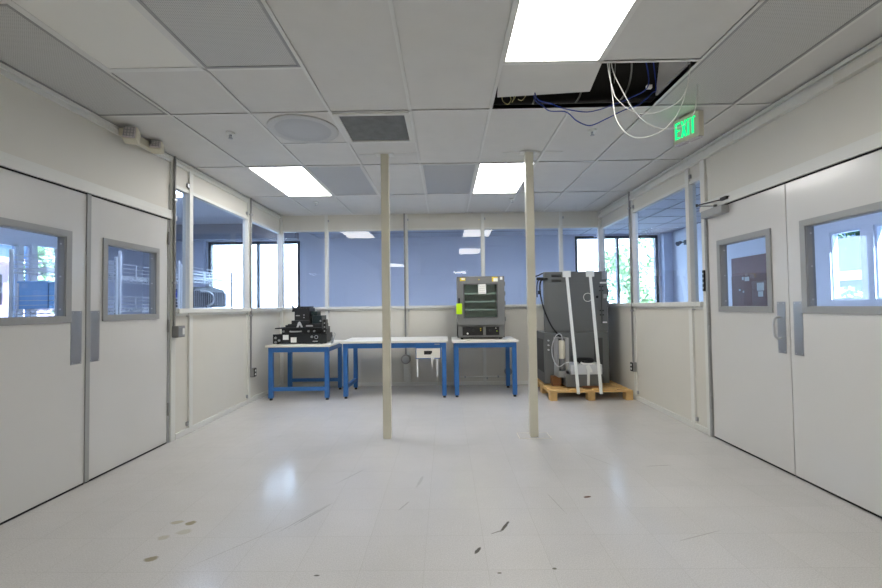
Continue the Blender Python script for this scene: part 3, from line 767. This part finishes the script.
MB().box(-1.75, -1.715, 5.985, 6.10, z+.0505, z+.11, .004).build('connector_block', 'black', e5)
MB().cyl((-1.735, 5.985, z+.09), (-1.735, 5.975, z+.09), .012).build('bolt', 'alu', e5, True)
e4.location.x -= .035; e5.location.x -= .022
cc = MB()
cc.torus((-1.60, 6.02, zt+.05), .045, .005, 'x', 24)
cc.tube([(-1.62, 6.1, zt+.11), (-1.59, 6.0, zt+.10), (-1.58, 5.96, zt+.05), (-1.585, 5.94, zt+.012), (-1.59, 5.99, zt+.008), (-1.60, 6.05, zt+.008)], .006, 8)
cc.tube([(-1.60, 6.1, zt+.14), (-1.57, 6.05, zt+.12), (-1.585, 5.98, zt+.03), (-1.60, 5.95, zt+.008)], .004, 8)
tag(cc.build('coiled_cable', 'conduit', None, True), 'small coil of grey cable beside the black chassis on the short bench', 'cable')

# ------------------------------------------------------------------ vacuum oven
ov = thing('vacuum_oven', 'grey bench vacuum oven with a glass door and green tag on the rightmost bench', 'oven', (.5, 6.3, .775))
ox0, ox1, oy0, oy1, oz0, oz1 = .166, .835, 6.05, 6.55, .80, 1.665
bd = MB()
bd.box(ox0, ox1, oy1-.03, oy1, oz0, oz1); bd.box(ox0, ox0+.03, oy0+.04, oy1, oz0, oz1); bd.box(ox1-.03, ox1, oy0+.04, oy1, oz0, oz1)
bd.box(ox0, ox1, oy0+.04, oy1, oz1-.03, oz1, .004); bd.box(ox0, ox1, oy0+.04, oy1, oz0, .985)
bd.build('cabinet', 'oven_grey', ov)
ch = MB(); ix0, ix1, iz0, iz1 = ox0+.07, ox1-.07, 1.06, 1.60
ch.box(ix0, ix1, oy1-.06, oy1-.05, iz0, iz1); ch.box(ix0, ix0+.01, oy0+.045, oy1-.05, iz0, iz1); ch.box(ix1-.01, ix1, oy0+.045, oy1-.05, iz0, iz1)
ch.box(ix0, ix1, oy0+.045, oy1-.05, iz0, iz0+.01); ch.box(ix0, ix1, oy0+.045, oy1-.05, iz1-.01, iz1)
ch.build('chamber_liner', 'oven_in', ov)
dm = MB(); wx0, wx1, wz0, wz1 = ox0+.095, ox1-.105, 1.085, 1.555
dm.box(ox0, wx0, oy0, oy0+.038, .975, oz1, .004); dm.box(wx1, ox1, oy0, oy0+.038, .975, oz1, .004)
dm.box(wx0-.004, wx1+.004, oy0, oy0+.038, .975, wz0, .003); dm.box(wx0-.004, wx1+.004, oy0, oy0+.038, wz1, oz1, .003)
dr_ = dm.build('door', 'oven_grey', ov)
MB().frame('y', oy0-.004, oy0+.002, wx0-.008, wx1+.008, wz0-.008, wz1+.008, .014).build('gasket', 'cab_dark', dr_)
MB().box(wx0, wx1, oy0+.010, oy0+.018, wz0, wz1).build('door_glass', 'clear', dr_)
MB().box(.462, .572, oy0-.0065, oy0-.0042, 1.415, 1.555, .0005).build('paper_notice', 'paper', dr_)
mm = MB()
for k in range(4): mm.box(.475, .560, oy0-.0072, oy0-.0065, 1.435+k*.03, 1.438+k*.03)
mm.build('printed_line', 'conduit', dr_)
for i, (x, z, w, h, c) in enumerate(((.245, 1.625, .075, .045, 'yellow'), (.25, 1.63, .045, .022, 'paper'), (.70, 1.622, .08, .065, 'yellow'), (.71, 1.615, .062, .05, 'paper'), (.79, 1.635, .035, .042, 'paper'))):
    oo = MB().box(x-w/2, x+w/2, oy0-.0015-.001*(i % 2 or i == 4), oy0, z-h/2, z+h/2).build('sticker', c, dr_)
MB().cyl((.475, oy0, 1.62), (.475, oy0-.006, 1.62), .008).build('screw', 'yellow', dr_)
hd = MB().box(.178, .203, oy0-.045, oy0-.002, 1.27, 1.36, .006).build('door_latch', 'matte_black', dr_)
MB().box(.148, .228, oy0-.052, oy0-.048, 1.135, 1.285, .002).build('hang_tag', 'green_tag', hd)['label'] = 'fluorescent yellow-green tag'
for k in range(3):
    sh = MB(); zz = 1.19+k*.115; sh.box(ix0+.012, ix1-.012, oy0+.06, oy1-.07, zz, zz+.006)
    sh.box(ix0+.012, ix1-.012, oy0+.055, oy0+.062, zz-.004, zz+.012); sh.build('oven_shelf', 'steel', ov)
cpn = MB().box(ox0+.005, ox1-.005, oy0+.03, oy0+.042, .815, .970, .002).build('lower_fascia', 'oven_grey', ov)
for a, b_ in ((.235, .525), (.565, .755)):
    q = MB().box(a, b_, oy0+.022, oy0+.0295, .832, .952, .003).build('control_panel', 'matte_black', cpn)
for x, z, r, c in ((.305, .858, .013, 'paper'), (.39, .90, .022, 'black'), (.49, .925, .008, 'yellow'), (.49, .90, .006, 'yellow'), (.63, .90, .02, 'black'), (.705, .93, .007, 'paper'), (.72, .89, .006, 'green_tag')):
    MB().cyl((x, oy0+.022, z), (x, oy0+.012, z), r).build('knob' if c == 'black' else 'indicator', c, cpn, True)
for x in (ox0+.06, ox1-.06):
    for y in (oy0+.08, oy1-.06): MB().cyl((x, y, .7755), (x, y, .80), .02).build('foot', 'matte_black', ov, True)
MB().box(ox0+.05, ox1-.03, oy0+.06, oy1-.02, .785, .80).build('base_plate', 'matte_black', ov)
for z in (1.06, 1.28, 1.42, 1.56): MB().cyl((ox1+.006, oy0+.05, z-.03), (ox1+.006, oy0+.05, z+.03), .012).build('hinge', 'oven_grey', ov, True)

# ------------------------------------------------------------------ pallet
pa = thing('wooden_pallet', 'light wooden pallet on the floor under the grey test chamber', 'pallet', (1.86, 6.1, 0))
px0, px1, py0, py1 = 1.345, 2.415, 5.60, 6.70
for xa in (px0, (px0+px1)/2-.045, px1-.09):
    for ya in (py0, (py0+py1)/2-.06, py1-.12):
        MB().box(xa, xa+.09, ya, ya+.12, 0, .085, .004).build('block', 'wood', pa)
for xa in (px0, (px0+px1)/2-.045, px1-.09): MB().box(xa, xa+.09, py0, py1, .0855, .105, .003).build('stringer_board', 'wood', pa)
for k in range(7):
    ya = py0+k*(py1-py0-.12)/6
    MB().box(px0, px1, ya, ya+.12, .1055, .127, .003).build('deck_board', 'wood', pa)
for x0, x1, y, zz in ((1.60, 1.80, 5.635, .1275), (1.92, 2.22, 5.64, .1275), (1.40, 1.56, 5.78, .1275)):
    MB().box(x0, x1, y, y+.07, zz, zz+.018, .003).build('nailed_batten', 'wood', pa)

# ------------------------------------------------------------------ environmental chamber on pallet
ec = thing('test_chamber', 'tall dark grey environmental test chamber strapped to a wooden pallet', 'test chamber', (1.83, 6.3, .146))
ZB = .1462
cx0, cx1, cy0, cy1 = 1.385, 2.275, 6.03, 6.60
MB().box(cx0, cx1, cy0, cy0+.05, .862, 1.713, .008).build('upper_front_panel', 'cab_grey', ec)
MB().box(cx0+.13, cx1-.01, cy0+.05, cy1, .862, 1.705, .006).build('upper_body', 'cab_grey', ec)
MB().box(cx0-.01, cx1-.0, cy0, cy1+.02, ZB, .858, .006).build('lower_body', 'cab_grey', ec)
MB().box(cx0+.04, cx1-.03, cy0-.006, cy0-.0005, .885, 1.55, .003).build('service_panel', 'cab_grey', ec)
MB().box(cx0+.02, cx1-.28, cy0-.005, cy0-.0005, .22, .845, .003).build('service_panel', 'cab_grey', ec)
for zz in (1.655, 1.585):
    m = MB()
    for k in range(3): m.box(cx0+.11, cx0+.245, cy0-.006, cy0-.0005, zz-.013+k*.012, zz-.007+k*.012)
    m.build('vent_slot', 'matte_black', ec)
m = MB(); m.box(2.07, 2.19, cy0-.004, cy0-.0003, .36, .78)
gr = m.build('vent_grille', 'cab_dark', ec)
m = MB(); m.box(cx0-.016, cx0-.0105, cy0+.05, cy0+.42, .30, .76); m.build('vent_grille', 'cab_dark', ec)
MB().torus((1.995, cy0-.008, 1.348), .058, .0045, 'y', 28).build('round_port_ring', 'trim', ec)
for k in range(3):
    MB().cyl((cx0+.045, cy0-.004, .62+k*.065), (cx0+.045, cy0-.03, .62+k*.065), .012).build('valve_knob', 'steel', ec, True)
MB().box(2.20, 2.27, cy0-.03, cy0-.001, 1.60, 1.712, .006).build('corner_bracket', 'alu', ec)
MB().box(2.17, 2.275, cy0-.02, cy0-.001, 1.538, 1.562, .004).build('white_clip', 'paper', ec)
MB().box(2.215, 2.262, cy0-.014, cy0-.0065, 1.33, 1.39, .003).build('white_label', 'grey_frame', ec)
MB().cyl((2.125, cy0-.006, 1.352), (2.125, cy0-.016, 1.352), .018).build('black_stud', 'matte_black', ec, True)
MB().cyl((2.185, cy0-.018, .98), (2.185, cy0-.018, 1.50), .007).build('latch_rod', 'cab_dark', ec, True)
for zz in (1.10, 1.16, 1.44, 1.50):
    for xx in (2.165, 2.205): MB().cyl((xx, cy0-.006, zz), (xx, cy0-.02, zz), .009).build('bolt', 'matte_black', ec, True)
MB().box(2.19, 2.255, cy0-.02, cy0-.0065, .985, 1.005, .003).build('white_clip', 'paper', ec)
for zz in (1.25, 1.42): MB().box(cx1, cx1+.022, cy0+.005, cy0+.03, zz-.05, zz+.05, .006).build('hinge', 'cab_dark', ec)
# piping at the upper left corner and the drooping power cable
m = MB(); m.tube([(cx0+.05, cy0-.01, 1.62), (cx0-.02, cy0-.02, 1.61), (cx0-.05, cy0-.01, 1.56), (cx0-.055, cy0-.01, 1.44), (cx0-.02, cy0-.03, 1.22), (cx0+.07, cy0-.06, .98), (cx0+.165, cy0-.07, .84), (cx0+.2, cy0-.09, .80)], .011, 10)
m.build('power_cable', 'matte_black', ec, True)
m = MB(); m.tube([(cx0, cy0+.05, 1.70), (cx0-.06, cy0+.08, 1.67), (cx0-.10, cy0+.1, 1.66)], .009, 8); m.tube([(cx0+.01, cy0+.03, 1.60), (cx0-.06, cy0+.05, 1.60), (cx0-.085, cy0+.05, 1.52), (cx0-.085, cy0+.05, 1.36)], .008, 8)
m.cyl((cx0-.055, cy0+.03, 1.40), (cx0-.055, cy0+.03, 1.45), .022)
m.box(cx0-.09, cx0+.01, cy0+.02, cy0+.05, 1.60, 1.64, .004)
m.build('refrigerant_pipe', 'black2', ec, True)
# pump bracket with canister, hose and base box
br = MB(); bx0, bx1, by = 1.505, 1.655, 5.80
br.box(bx0, bx0+.012, by, cy0, .27, .80, .002); br.box(bx0, bx1, by, by+.012, .27, .36, .002); br.box(bx1-.05, bx1, by, cy0, .27, .80, .003); br.box(bx0, bx1, by+.01, cy0, .792, .80)
br.build('pump_bracket', 'grey_frame', ec)
MB().lathe((1.565, by+.03, .52), [(.036, 0), (.044, .02), (.044, .22), (.036, .245)], 20).build('filter_canister', 'cream', ec, True)
MB().cyl((1.565, by+.03, .38), (1.565, by+.03, .519), .034).build('pump_motor', 'oven_grey', ec, True)
MB().tube([(1.57, by, .76), (1.545, by-.02, .85), (1.48, by-.03, .84), (1.425, by-.03, .72), (1.42, by-.03, .58), (1.46, by-.03, .46), (1.52, by-.02, .42), (1.60, by-.03, .47), (1.70, by-.03, .475), (1.77, by-.01, .44)], .006, 8).build('clear_hose', 'steel', ec, True)
MB().box(1.60, 2.075, 5.745, cy0-.001, ZB+.004, .315, .008).build('base_box', 'cab_grey', ec)
MB().box(1.655, 2.075, 5.742, cy0-.002, .3155, .445, .005).build('white_tray', M['lightgrey'], ec)['label'] = 'pale grey tray'
MB().lathe((1.89, 5.88, .4455), [(.08, 0), (.085, .012), (.12, .028), (.118, .055), (.095, .072), (.03, .076)], 28).build('black_fan_cap', 'matte_black', ec, True)
MB().tube([(1.80, 5.78, .47), (1.84, 5.77, .455), (1.92, 5.765, .452), (1.99, 5.78, .455)], .012, 8).build('white_cord', 'paper', ec, True)
MB().prism([(1.855, .43), (1.90, .445), (1.935, .38), (1.94, .345), (1.905, .345), (1.90, .17), (1.868, .17), (1.872, .36)], 5.730, 5.7405).build('hanging_tag', 'strap', ec)
MB().box(1.80, 2.02, 5.70, 5.742, ZB, .165, .002).build('packing_block', 'brown_wood', ec)
MB().box(1.44, 1.56, 5.86, 5.98, ZB, .27, .004).build('packing_block', 'brown_wood', ec)
# retaining straps
for k, (x, xb_) in enumerate(((1.705, 1.705), (2.033, 1.998))):
    t = thing('retaining_strap', ['white retaining strap slanting down the front of the grey chamber, the left one', 'white retaining strap slanting on the grey chamber, the right one beside the round port'][k], 'strap', (x, 5.8, .13), 'straps over the grey chamber')
    MB().bar((x, cy0-.015, 1.69), (xb_, py0-.012, .09), .040, .006).build('webbing', 'strap', t)
    MB().box(x-.055, x+.055, cy0-.03, cy0-.002, 1.635, 1.722, .004).build('corner_protector', 'strap', t)
    MB().box(x-.03, x+.03, cy0-.03, cy0+.3, 1.7135, 1.722, .003).build('top_run', 'strap', t)

# ------------------------------------------------------------------ surrounding building
OXL, OXR, OYB = -6.5, 4.75, 9.10
OH = 2.733; OHL = 2.90
def wall_with_holes(axis, c0, c1, u0, u1, z0, z1, holes, name, m):
    us = sorted({u0, u1, *[h[0] for h in holes], *[h[1] for h in holes]})
    mb = MB()
    for a, b in zip(us[:-1], us[1:]):
        hs = [h for h in holes if h[0] <= a+1e-6 and h[1] >= b-1e-6]
        segs = [(z0, z1)] if not hs else [(z0, hs[0][2]), (hs[0][3], z1)]
        for za, zb in segs:
            if axis == 'x': mb.box(c0, c1, a, b, za, zb)
            else: mb.box(a, b, c0, c1, za, zb)
    return struct(mb.build(name, m))
WBL = (-5.09, -3.11, .45, 2.69); WBR = (2.77, 4.53, .45, 2.70)
wall_with_holes('y', OYB, OYB+.15, OXL-.1, OXR+.1, 0, PZ, [WBL, WBR], 'wall_outer_back', 'outer_wall')
LW = [(5.35, 6.42, .9, 2.27), (6.51, 6.63, .9, 2.29), (6.73, 7.35, .9, 2.32)]
wall_with_holes('x', OXL-.1, OXL, YF, OYB, 0, PZ, LW, 'wall_outer_left', 'outer_wall')
RWN = [(3.55, 3.9, 1.27, 2.09), (4.34, 4.77, 1.27, 2.09), (4.92, 5.31, 1.27, 2.09)]
wall_with_holes('x', OXR, OXR+.1, YF, OYB, 0, PZ, RWN, 'wall_outer_right', 'outer_wall')
struct(MB().box(OXL-.1, OXR+.1, YF-.1, YF-.001, 0, PZ).build('wall_outer_front', 'outer_wall'))
wi = n
def ext_window(axis, c, u0, u1, z0, z1, mull, m='dark_frame', w=.055, transom=None):
    global wi
    if axis == 'y': p = MB().box(u0, u1, c+.05, c+.056, z0, z1)
    else: p = MB().box(c-.003, c+.003, u0, u1, z0, z1)
    p = struct(p.build('window_%d' % wi, 'pane2')); wi += 1
    f = MB(); a, b = (c+.01, c+.10) if axis == 'y' else (c-.03, c+.03)
    f.frame(axis, a, b, u0, u1, z0, z1, w)
    for q in mull:
        if axis == 'y': f.box(q-w*.4, q+w*.4, a, b, z0, z1)
        else: f.box(a, b, q-w*.4, q+w*.4, z0, z1)
    f.build('window_frame', m, p)
ext_window('y', OYB, *WBL, [-4.02]); ext_window('y', OYB, *WBR, [3.68])
for h in LW: ext_window('x', OXL-.05, *h, [], 'outer_trim', .02)
for h in RWN: ext_window('x', OXR+.05, *h, [], 'outer_trim', .022)
# pilaster at the right corner, soffit beam and outer ceilings
trim(MB().box(4.575, 4.75, 8.95, 9.10, 0, OH), 'outer_trim')
trim(MB().box(OXL, -2.9, 8.2, 8.42, 2.605, OHL), 'soffit')
trim(MB().box(-5.32, -5.14, 9.02, 9.10, 0, OHL), 'outer_trim')
struct(MB().box(OXL, XL-T, YF, OYB, OHL, OHL+.02).build('ceiling_outer_left', 'outer_ceiling'))
struct(MB().box(XL-T, OXR, YB+T, OYB, OH, OH+.02).box(XR+T, OXR, YF, YB+T, OH, OH+.02).build('ceiling_outer_right', 'outer_ceiling'))
struct(MB().box(XL-T-.001, XL-T+.02, YF, OYB, OH, OHL+.02).build('trim_%d' % tn[0], 'outer_ceiling')); tn[0] += 1
g = MB()
for k in range(28):
    y = YF+.3+k*.6096
    if y < OYB-.05:
        g.box(XR+T, OXR, y-.010, y+.010, OH-.004, OH)
        if y > YB+T: g.box(XL-T, XR+T, y-.010, y+.010, OH-.004, OH)
for k in range(4):
    x = XR+T+.35+k*.6096
    if x < OXR: g.box(x-.010, x+.010, YF, OYB, OH-.0045, OH)
trim(g, 'soffit')

def outer_fill(x, y, z, label, w=.3, l=.6):  # added fill lamps, kept out of view, to brighten the outer rooms
    t = thing('fill_light', label, 'light', (x, y, z), 'added fill lights outside the room')
    MB().frame('z', z-.02, z-.001, x-w, x+w, y-l, y+l, .02).build('light_frame', 'outer_trim', t)
    MB().box(x-w+.02, x+w-.02, y-l+.02, y+l-.02, z-.012, z-.004).build('diffuser', 'fill_out', t)
outer_fill(-4.6, 2.6, OHL, 'added fill light over the storage aisle left of the near left door')
outer_fill(-3.5, 5.6, OHL, 'added fill light over the wire shelving beyond the left glazing')
outer_fill(-3.5, -1.0, OHL, 'added fill light over the storage aisle behind the viewpoint on the left')
outer_fill(3.4, 4.75, OH-.005, 'added fill light in the right corridor just past the double doors', .2, .5)
outer_fill(3.6, -1.0, OH-.005, 'added fill light in the right corridor behind the viewpoint')
outer_fill(-1.4, 7.1, OH-.005, 'narrow added fill light in the back corridor on the left', .9, .13)
outer_fill(1.4, 7.1, OH-.005, 'narrow added fill light in the back corridor on the right', .9, .13)

# fixtures in the right corridor
t = thing('emergency_light', 'small dark twin-head emergency light on the bright corridor wall seen through the right glazing', 'emergency light', (OXR, 8.3, 2.44))
MB().box(OXR-.06, OXR-.001, 8.2, 8.42, 2.39, 2.48, .008).build('housing', 'eq_grey', t)
for y in (8.1, 8.52): MB().cyl((OXR-.06, y, 2.46), (OXR-.14, y-.03, 2.42), .03, .045).build('lamp_head', 'eq_grey', t, True)
for y in (8.14, 8.42): MB().cyl((OXR-.04, y, 2.45), (OXR-.04, y+.06, 2.45), .012).build('lamp_arm', 'eq_grey', t)
t = thing('notice_board', 'brown board with pale paper scraps seen through the far right door window', 'notice board', (OXR, 6.7, 1.5))
MB().box(OXR-.04, OXR-.001, 6.02, 7.07, 1.68, 1.965, .004).build('upper_board', 'brown_board', t)
MB().box(OXR-.045, OXR-.001, 6.02, 7.07, .95, 1.678, .004).build('lower_board', 'brown_board2', t)
for y0, y1, z0_, z1_ in ((6.66, 6.76, 1.58, 1.645), (6.78, 6.82, 1.60, 1.65), (6.36, 6.50, 1.42, 1.54), (6.38, 6.48, 1.33, 1.41), (6.86, 6.90, 1.43, 1.46), (6.78, 6.81, 1.40, 1.43)):
    MB().box(OXR-.048, OXR-.0455, y0, y1, z0_, z1_).build('paper_scrap', 'grey_frame', t)

# ------------------------------------------------------------------ wire shelving left
def rack(label, x0, x1, y0, y1, shelves, ztop):
    t = thing('wire_shelf', label, 'shelving', ((x0+x1)/2, (y0+y1)/2, 0), 'chrome wire shelving units')
    for x in (x0, x1):
        for y in (y0, y1):
            MB().cyl((x, y, .0), (x, y, ztop), .019, seg=12).build('upright', 'steel', t, True)
    for z, ledge in shelves:
        m = MB()
        for x in (x0, x1):
            for zz in (z, z-.045): m.cyl((x, y0, zz), (x, y1, zz), .006, seg=6)
            nn = int((y1-y0)/.05)
            for k in range(nn): m.bar((x, y0+k*.05, z-.045 if k % 2 else z), (x, y0+(k+1)*.05, z if k % 2 else z-.045), .006)
            if ledge:
                for q in (.05, .1, .15): m.cyl((x, y0, z+q), (x, y1, z+q), .0045, seg=6)
                for k in range(int((y1-y0)/.3)+1): m.cyl((x, y0+k*.3, z), (x, y0+k*.3, z+.15), .003, seg=6)
        for y in (y0, y1):
            for zz in (z, z-.045): m.cyl((x0, y, zz), (x1, y, zz), .004, seg=6)
            if ledge:
                for q in (.05, .1, .15): m.cyl((x0, y, z+q), (x1, y, z+q), .003, seg=6)
        for k in range(int((x1-x0)/.03)): m.bar((x0+k*.03, y0, z), (x0+k*.03, y1, z), .006)
        m.build('shelf', 'steel', t)
    return t
rack('short chrome wire shelf holding a blue bin, seen through the near left door window', -4.70, -4.2, 4.57, 5.40, [(1.72, True), (1.27, True), (.7, False), (.2, False)], 1.93)
rack('tall chrome wire shelf seen through the far left door window', -4.65, -4.2, 5.46, 6.68, [(1.70, True), (1.28, True), (.7, False), (.2, False)], 2.02)
rack('chrome wire shelf with a dark ribbed machine, seen through the left glazing', -4.65, -4.2, 6.74, 8.35, [(1.80, True), (1.27, False), (.7, False), (.2, False)], 1.97)
def bin_(label, x, y, z, w, l, h, m='bin_blue'):
    t = thing('storage_bin', label, 'bin', (x, y, z), 'bins on the left wire shelving')
    b = MB()
    b.box(x-w, x+w, y-l, y+l, z, z+.006); 
    for s in (-1, 1):
        b.box(*sorted((x+s*w, x+s*(w-.006))), y-l, y+l, z, z+h); b.box(x-w, x+w, *sorted((y+s*l, y+s*(l-.006))), z, z+h)
    b.build('tub', m, t); MB().frame('z', z+h-.015, z+h+.005, x-w-.012, x+w+.012, y-l-.012, y+l+.012, .016, .003).build('rim', m, t)
bin_('large blue plastic bin on the wire shelf seen through the near left door window', -4.52, 4.80, 1.28, .165, .16, .30)
bin_('narrow blue bin at the left edge of the far left door window', -4.42, 5.19, 1.28, .17, .10, .17)
t = thing('ribbed_machine', 'dark grey ribbed machine with a curved hose on the far wire shelf', 'machine', (-4.4, 7.6, 1.275))
mm = MB(); mm.box(-4.62, -4.22, 7.05, 8.18, 1.285, 1.50, .03); mm.prism([(7.05, 1.49), (7.20, 1.60), (7.7, 1.66), (8.12, 1.61), (8.18, 1.49)], -4.6, -4.24, 'x')
mm.build('machine_body', 'eq_grey', t)
mm = MB()
for k in range(18): mm.box(-4.222, -4.205, 7.10+k*.06, 7.125+k*.06, 1.30, 1.56)
mm.build('rib', 'eq_grey', t)
MB().tube([(-4.2, 7.25, 1.56), (-4.16, 7.45, 1.55), (-4.16, 7.6, 1.48), (-4.16, 7.58, 1.36), (-4.2, 7.45, 1.30)], .02, 10).build('hose', 'alu', t, True)
t = thing('blue_pump', 'royal blue motor unit on the wire shelf behind the left glazing post', 'motor', (-4.36, 6.92, 1.275))
MB().box(-4.46, -4.23, 6.80, 7.02, 1.42, 1.53, .02).build('motor_body', 'bright_blue', t); MB().box(-4.5, -4.22, 6.79, 7.03, 1.285, 1.419, .01).build('motor_base', 'eq_grey', t)
MB().cyl((-4.3, 6.83, 1.53), (-4.3, 6.83, 1.57), .03).build('cap', 'bright_blue', t, True)
for k in range(4):
    y = 6.95+k*.085
    tag(MB().lathe((-4.35, y, 1.805), [(.024, 0), (.026, .01), (.026, .09), (.012, .11), (.012, .13)], 14).build('bottle', 'paper', None, True),
        'small white bottle standing on the top wire shelf above the ribbed machine', 'bottle', 'bottles on the top wire shelf')

# ------------------------------------------------------------------ outdoors
struct(MB().box(-60, 60, -60, 80, -.35, -.13).build('ground', 'asphalt'))
def house(label, x0, x1, y0, y1, z1, m, windows_x=(), parapet=True, axis='y'):
    t = thing('building', label, 'building', ((x0+x1)/2, (y0+y1)/2, -.13))
    MB().box(x0, x1, y0, y1, -.13, z1).build('wall', m, t)
    MB().box(x0-.15, x1+.15, y0-.15, y1+.15, z1, z1+.35, .03).build('parapet', m, t)
    return t
h1 = house('added tall white sunlit block that brightens the back windows', -16, 12.6, 19, 24, 9, 'stucco')  # added bright backdrop that turns the back windows white
for k in range(5): MB().box(-14+k*6, -13.5+k*6, 18.85, 19, -.13, 9).build('pilaster', 'stucco', h1)
h2 = thing('building', 'pale pink building with balconies outside the far left windows', 'building', (-24, 22, -.13))
MB().box(-30, -22, 14, 32, -.13, 3.7).build('wall', 'pink_stucco', h2)
MB().box(-30.2, -21.6, 13.8, 32.2, 3.7, 3.95, .03).build('roof_edge', 'pink_stucco', h2)
for k in range(10):
    wv = MB().box(-22.02, -21.95, 15+k*1.7, 15.8+k*1.7, 1.6, 3.1).build('window', 'dark_frame', h2)
for k in range(10): MB().box(-22.0, -21.2, 14.9+k*1.7, 15.9+k*1.7, 1.0, 1.5).build('balcony', 'pink_stucco', h2)
# shingled house to the right
h3 = thing('building', 'low house with a grey shingle roof and white fascia outside the right windows', 'building', (17, 15, -.13))
MB().box(14.4, 22, 4, 30, -.13, 2.0).build('wall', 'soffit', h3)  # darker grey put in for the shade below the fascia
MB().prism([(13.9, 2.22), (14.0, 2.28), (18.2, 4.1), (22.4, 2.28), (22.5, 2.22)], 3.4, 30.6, 'y').build('roof', 'shingle', h3)
MB().box(13.85, 13.95, 3.4, 30.6, 1.96, 2.27).build('fascia', 'stucco', h3)

def tree(label, x, y, z0, hgt, rad, nl, m, ls, seed, cz=.62, name='tree'):
    rnd = random.Random(seed)
    t = thing(name, label, 'tree' if name == 'tree' else 'shrub', (x, y, z0))
    tr = MB()
    if name == 'tree':
        tr.cyl((x, y, z0), (x+.1, y, z0+hgt*.55), hgt*.022+.03, hgt*.014+.02, 10)
    for k in range(9):
        a = rnd.uniform(0, 2*PI); b = rnd.uniform(.25, .8); zz = z0+hgt*(rnd.uniform(.3, .55) if name == 'tree' else 0)
        tr.cyl((x, y, zz), (x+math.cos(a)*rad*b*.8, y+math.sin(a)*rad*b*.8, zz+hgt*rnd.uniform(.15, .38)), .035*hgt/5, .012*hgt/5, 6)
    tr.build('trunk' if name == 'tree' else 'stem', 'bark', t)
    lb = MB(); bm = lb.bm
    clumps = []
    for k in range(26):
        while True:
            v = Vector((rnd.uniform(-1, 1), rnd.uniform(-1, 1), rnd.uniform(-1, 1)))
            if v.length < 1: break
        clumps.append((Vector((x, y, z0+hgt*cz))+Vector((v.x*rad*.78, v.y*rad*.78, v.z*hgt*(1-cz)*.85)), rad*rnd.uniform(.22, .42)))
    for k in range(nl):
        c, r = clumps[k % len(clumps)]
        v = Vector((rnd.gauss(0, 1), rnd.gauss(0, 1), rnd.gauss(0, 1))).normalized()*r*rnd.uniform(.6, 1.05)
        p = c+v; nrm = (v.normalized()+Vector((rnd.uniform(-1, 1), rnd.uniform(-1, 1), rnd.uniform(-1, 1)))*.7).normalized()
        a = nrm.orthogonal().normalized(); b = nrm.cross(a); s = ls*rnd.uniform(.6, 1.2)
        ang = rnd.uniform(0, PI); a, b = a*math.cos(ang)+b*math.sin(ang), b*math.cos(ang)-a*math.sin(ang)
        q = [bm.verts.new(p+a*s), bm.verts.new(p+b*s*.5), bm.verts.new(p-a*s), bm.verts.new(p-b*s*.5)]
        bm.faces.new(q)
    me = bpy.data.meshes.new('foliage'); bm.to_mesh(me); bm.free(); me.materials.append(M[m])
    o = bpy.data.objects.new('foliage', me); COL.objects.link(o); o.parent = t; o.matrix_parent_inverse = world(t).inverted()
tree('broad leafy tree outside the right back window', 6.8, 15.5, -.13, 4.5, 1.55, 3000, 'leaf', .10, 1, .5)
tree('green tree beside the pink building outside the far left windows', -14.6, 16.4, -.13, 5.2, 1.5, 4200, 'leaf', .13, 2, .6)
tree('tall dark tree beyond the pink building', -27, 37, -.13, 11, 3.8, 4200, 'leaf_dark', .22, 3, .6)
tree('dark tree rising behind the shingled house', 28.5, 36, -.13, 11, 4.2, 5200, 'leaf_dark', .25, 4, .55)
tree('second dark tree rising behind the shingled house, nearer the road', 28, 25, -.13, 10, 4.0, 5200, 'leaf_dark', .25, 5, .55)
tree('low bush under the white fascia of the shingled house', 12.6, 13.5, -.13, 1.8, 1.2, 2600, 'leaf', .10, 6, .5, 'shrub')

# ------------------------------------------------------------------ sky, sun
w = bpy.data.worlds.new('sky'); S.world = w; w.use_nodes = True
nt = w.node_tree; bg = nt.nodes['Background']
tc = nt.nodes.new('ShaderNodeTexCoord'); sep = nt.nodes.new('ShaderNodeSeparateXYZ'); nt.links.new(tc.outputs['Generated'], sep.inputs[0])
cr = nt.nodes.new('ShaderNodeValToRGB'); nt.links.new(sep.outputs['Z'], cr.inputs[0])
cr.color_ramp.elements[0].position = .0; cr.color_ramp.elements[0].color = (.62, .80, 1, 1)
cr.color_ramp.elements[1].position = .7; cr.color_ramp.elements[1].color = (.22, .45, .95, 1)
nt.links.new(cr.outputs[0], bg.inputs['Color']); bg.inputs['Strength'].default_value = 1.15
sl = bpy.data.lights.new('sun', 'SUN'); sl.energy = 60; sl.angle = .01; sl.color = (1, .97, .92)
so = bpy.data.objects.new('sun', sl); COL.objects.link(so)
so.rotation_euler = Vector((-.30, .72, -.78)).to_track_quat('-Z', 'Y').to_euler()

# ------------------------------------------------------------------ camera
cam = bpy.data.cameras.new('camera'); cam.sensor_width = 36; cam.lens = FPX/882*36; cam.clip_start = .05; cam.clip_end = 300
co = bpy.data.objects.new('camera', cam); COL.objects.link(co)
mw = Matrix((( r2.x, u2.x, -fw.x, CAM.x), (r2.y, u2.y, -fw.y, CAM.y), (r2.z, u2.z, -fw.z, CAM.z), (0, 0, 0, 1)))
co.matrix_world = mw; S.camera = co
S.view_settings.view_transform = 'Standard'; S.view_settings.look = 'None'; S.view_settings.exposure = 0; S.view_settings.gamma = 1
S.view_settings.use_curve_mapping = False
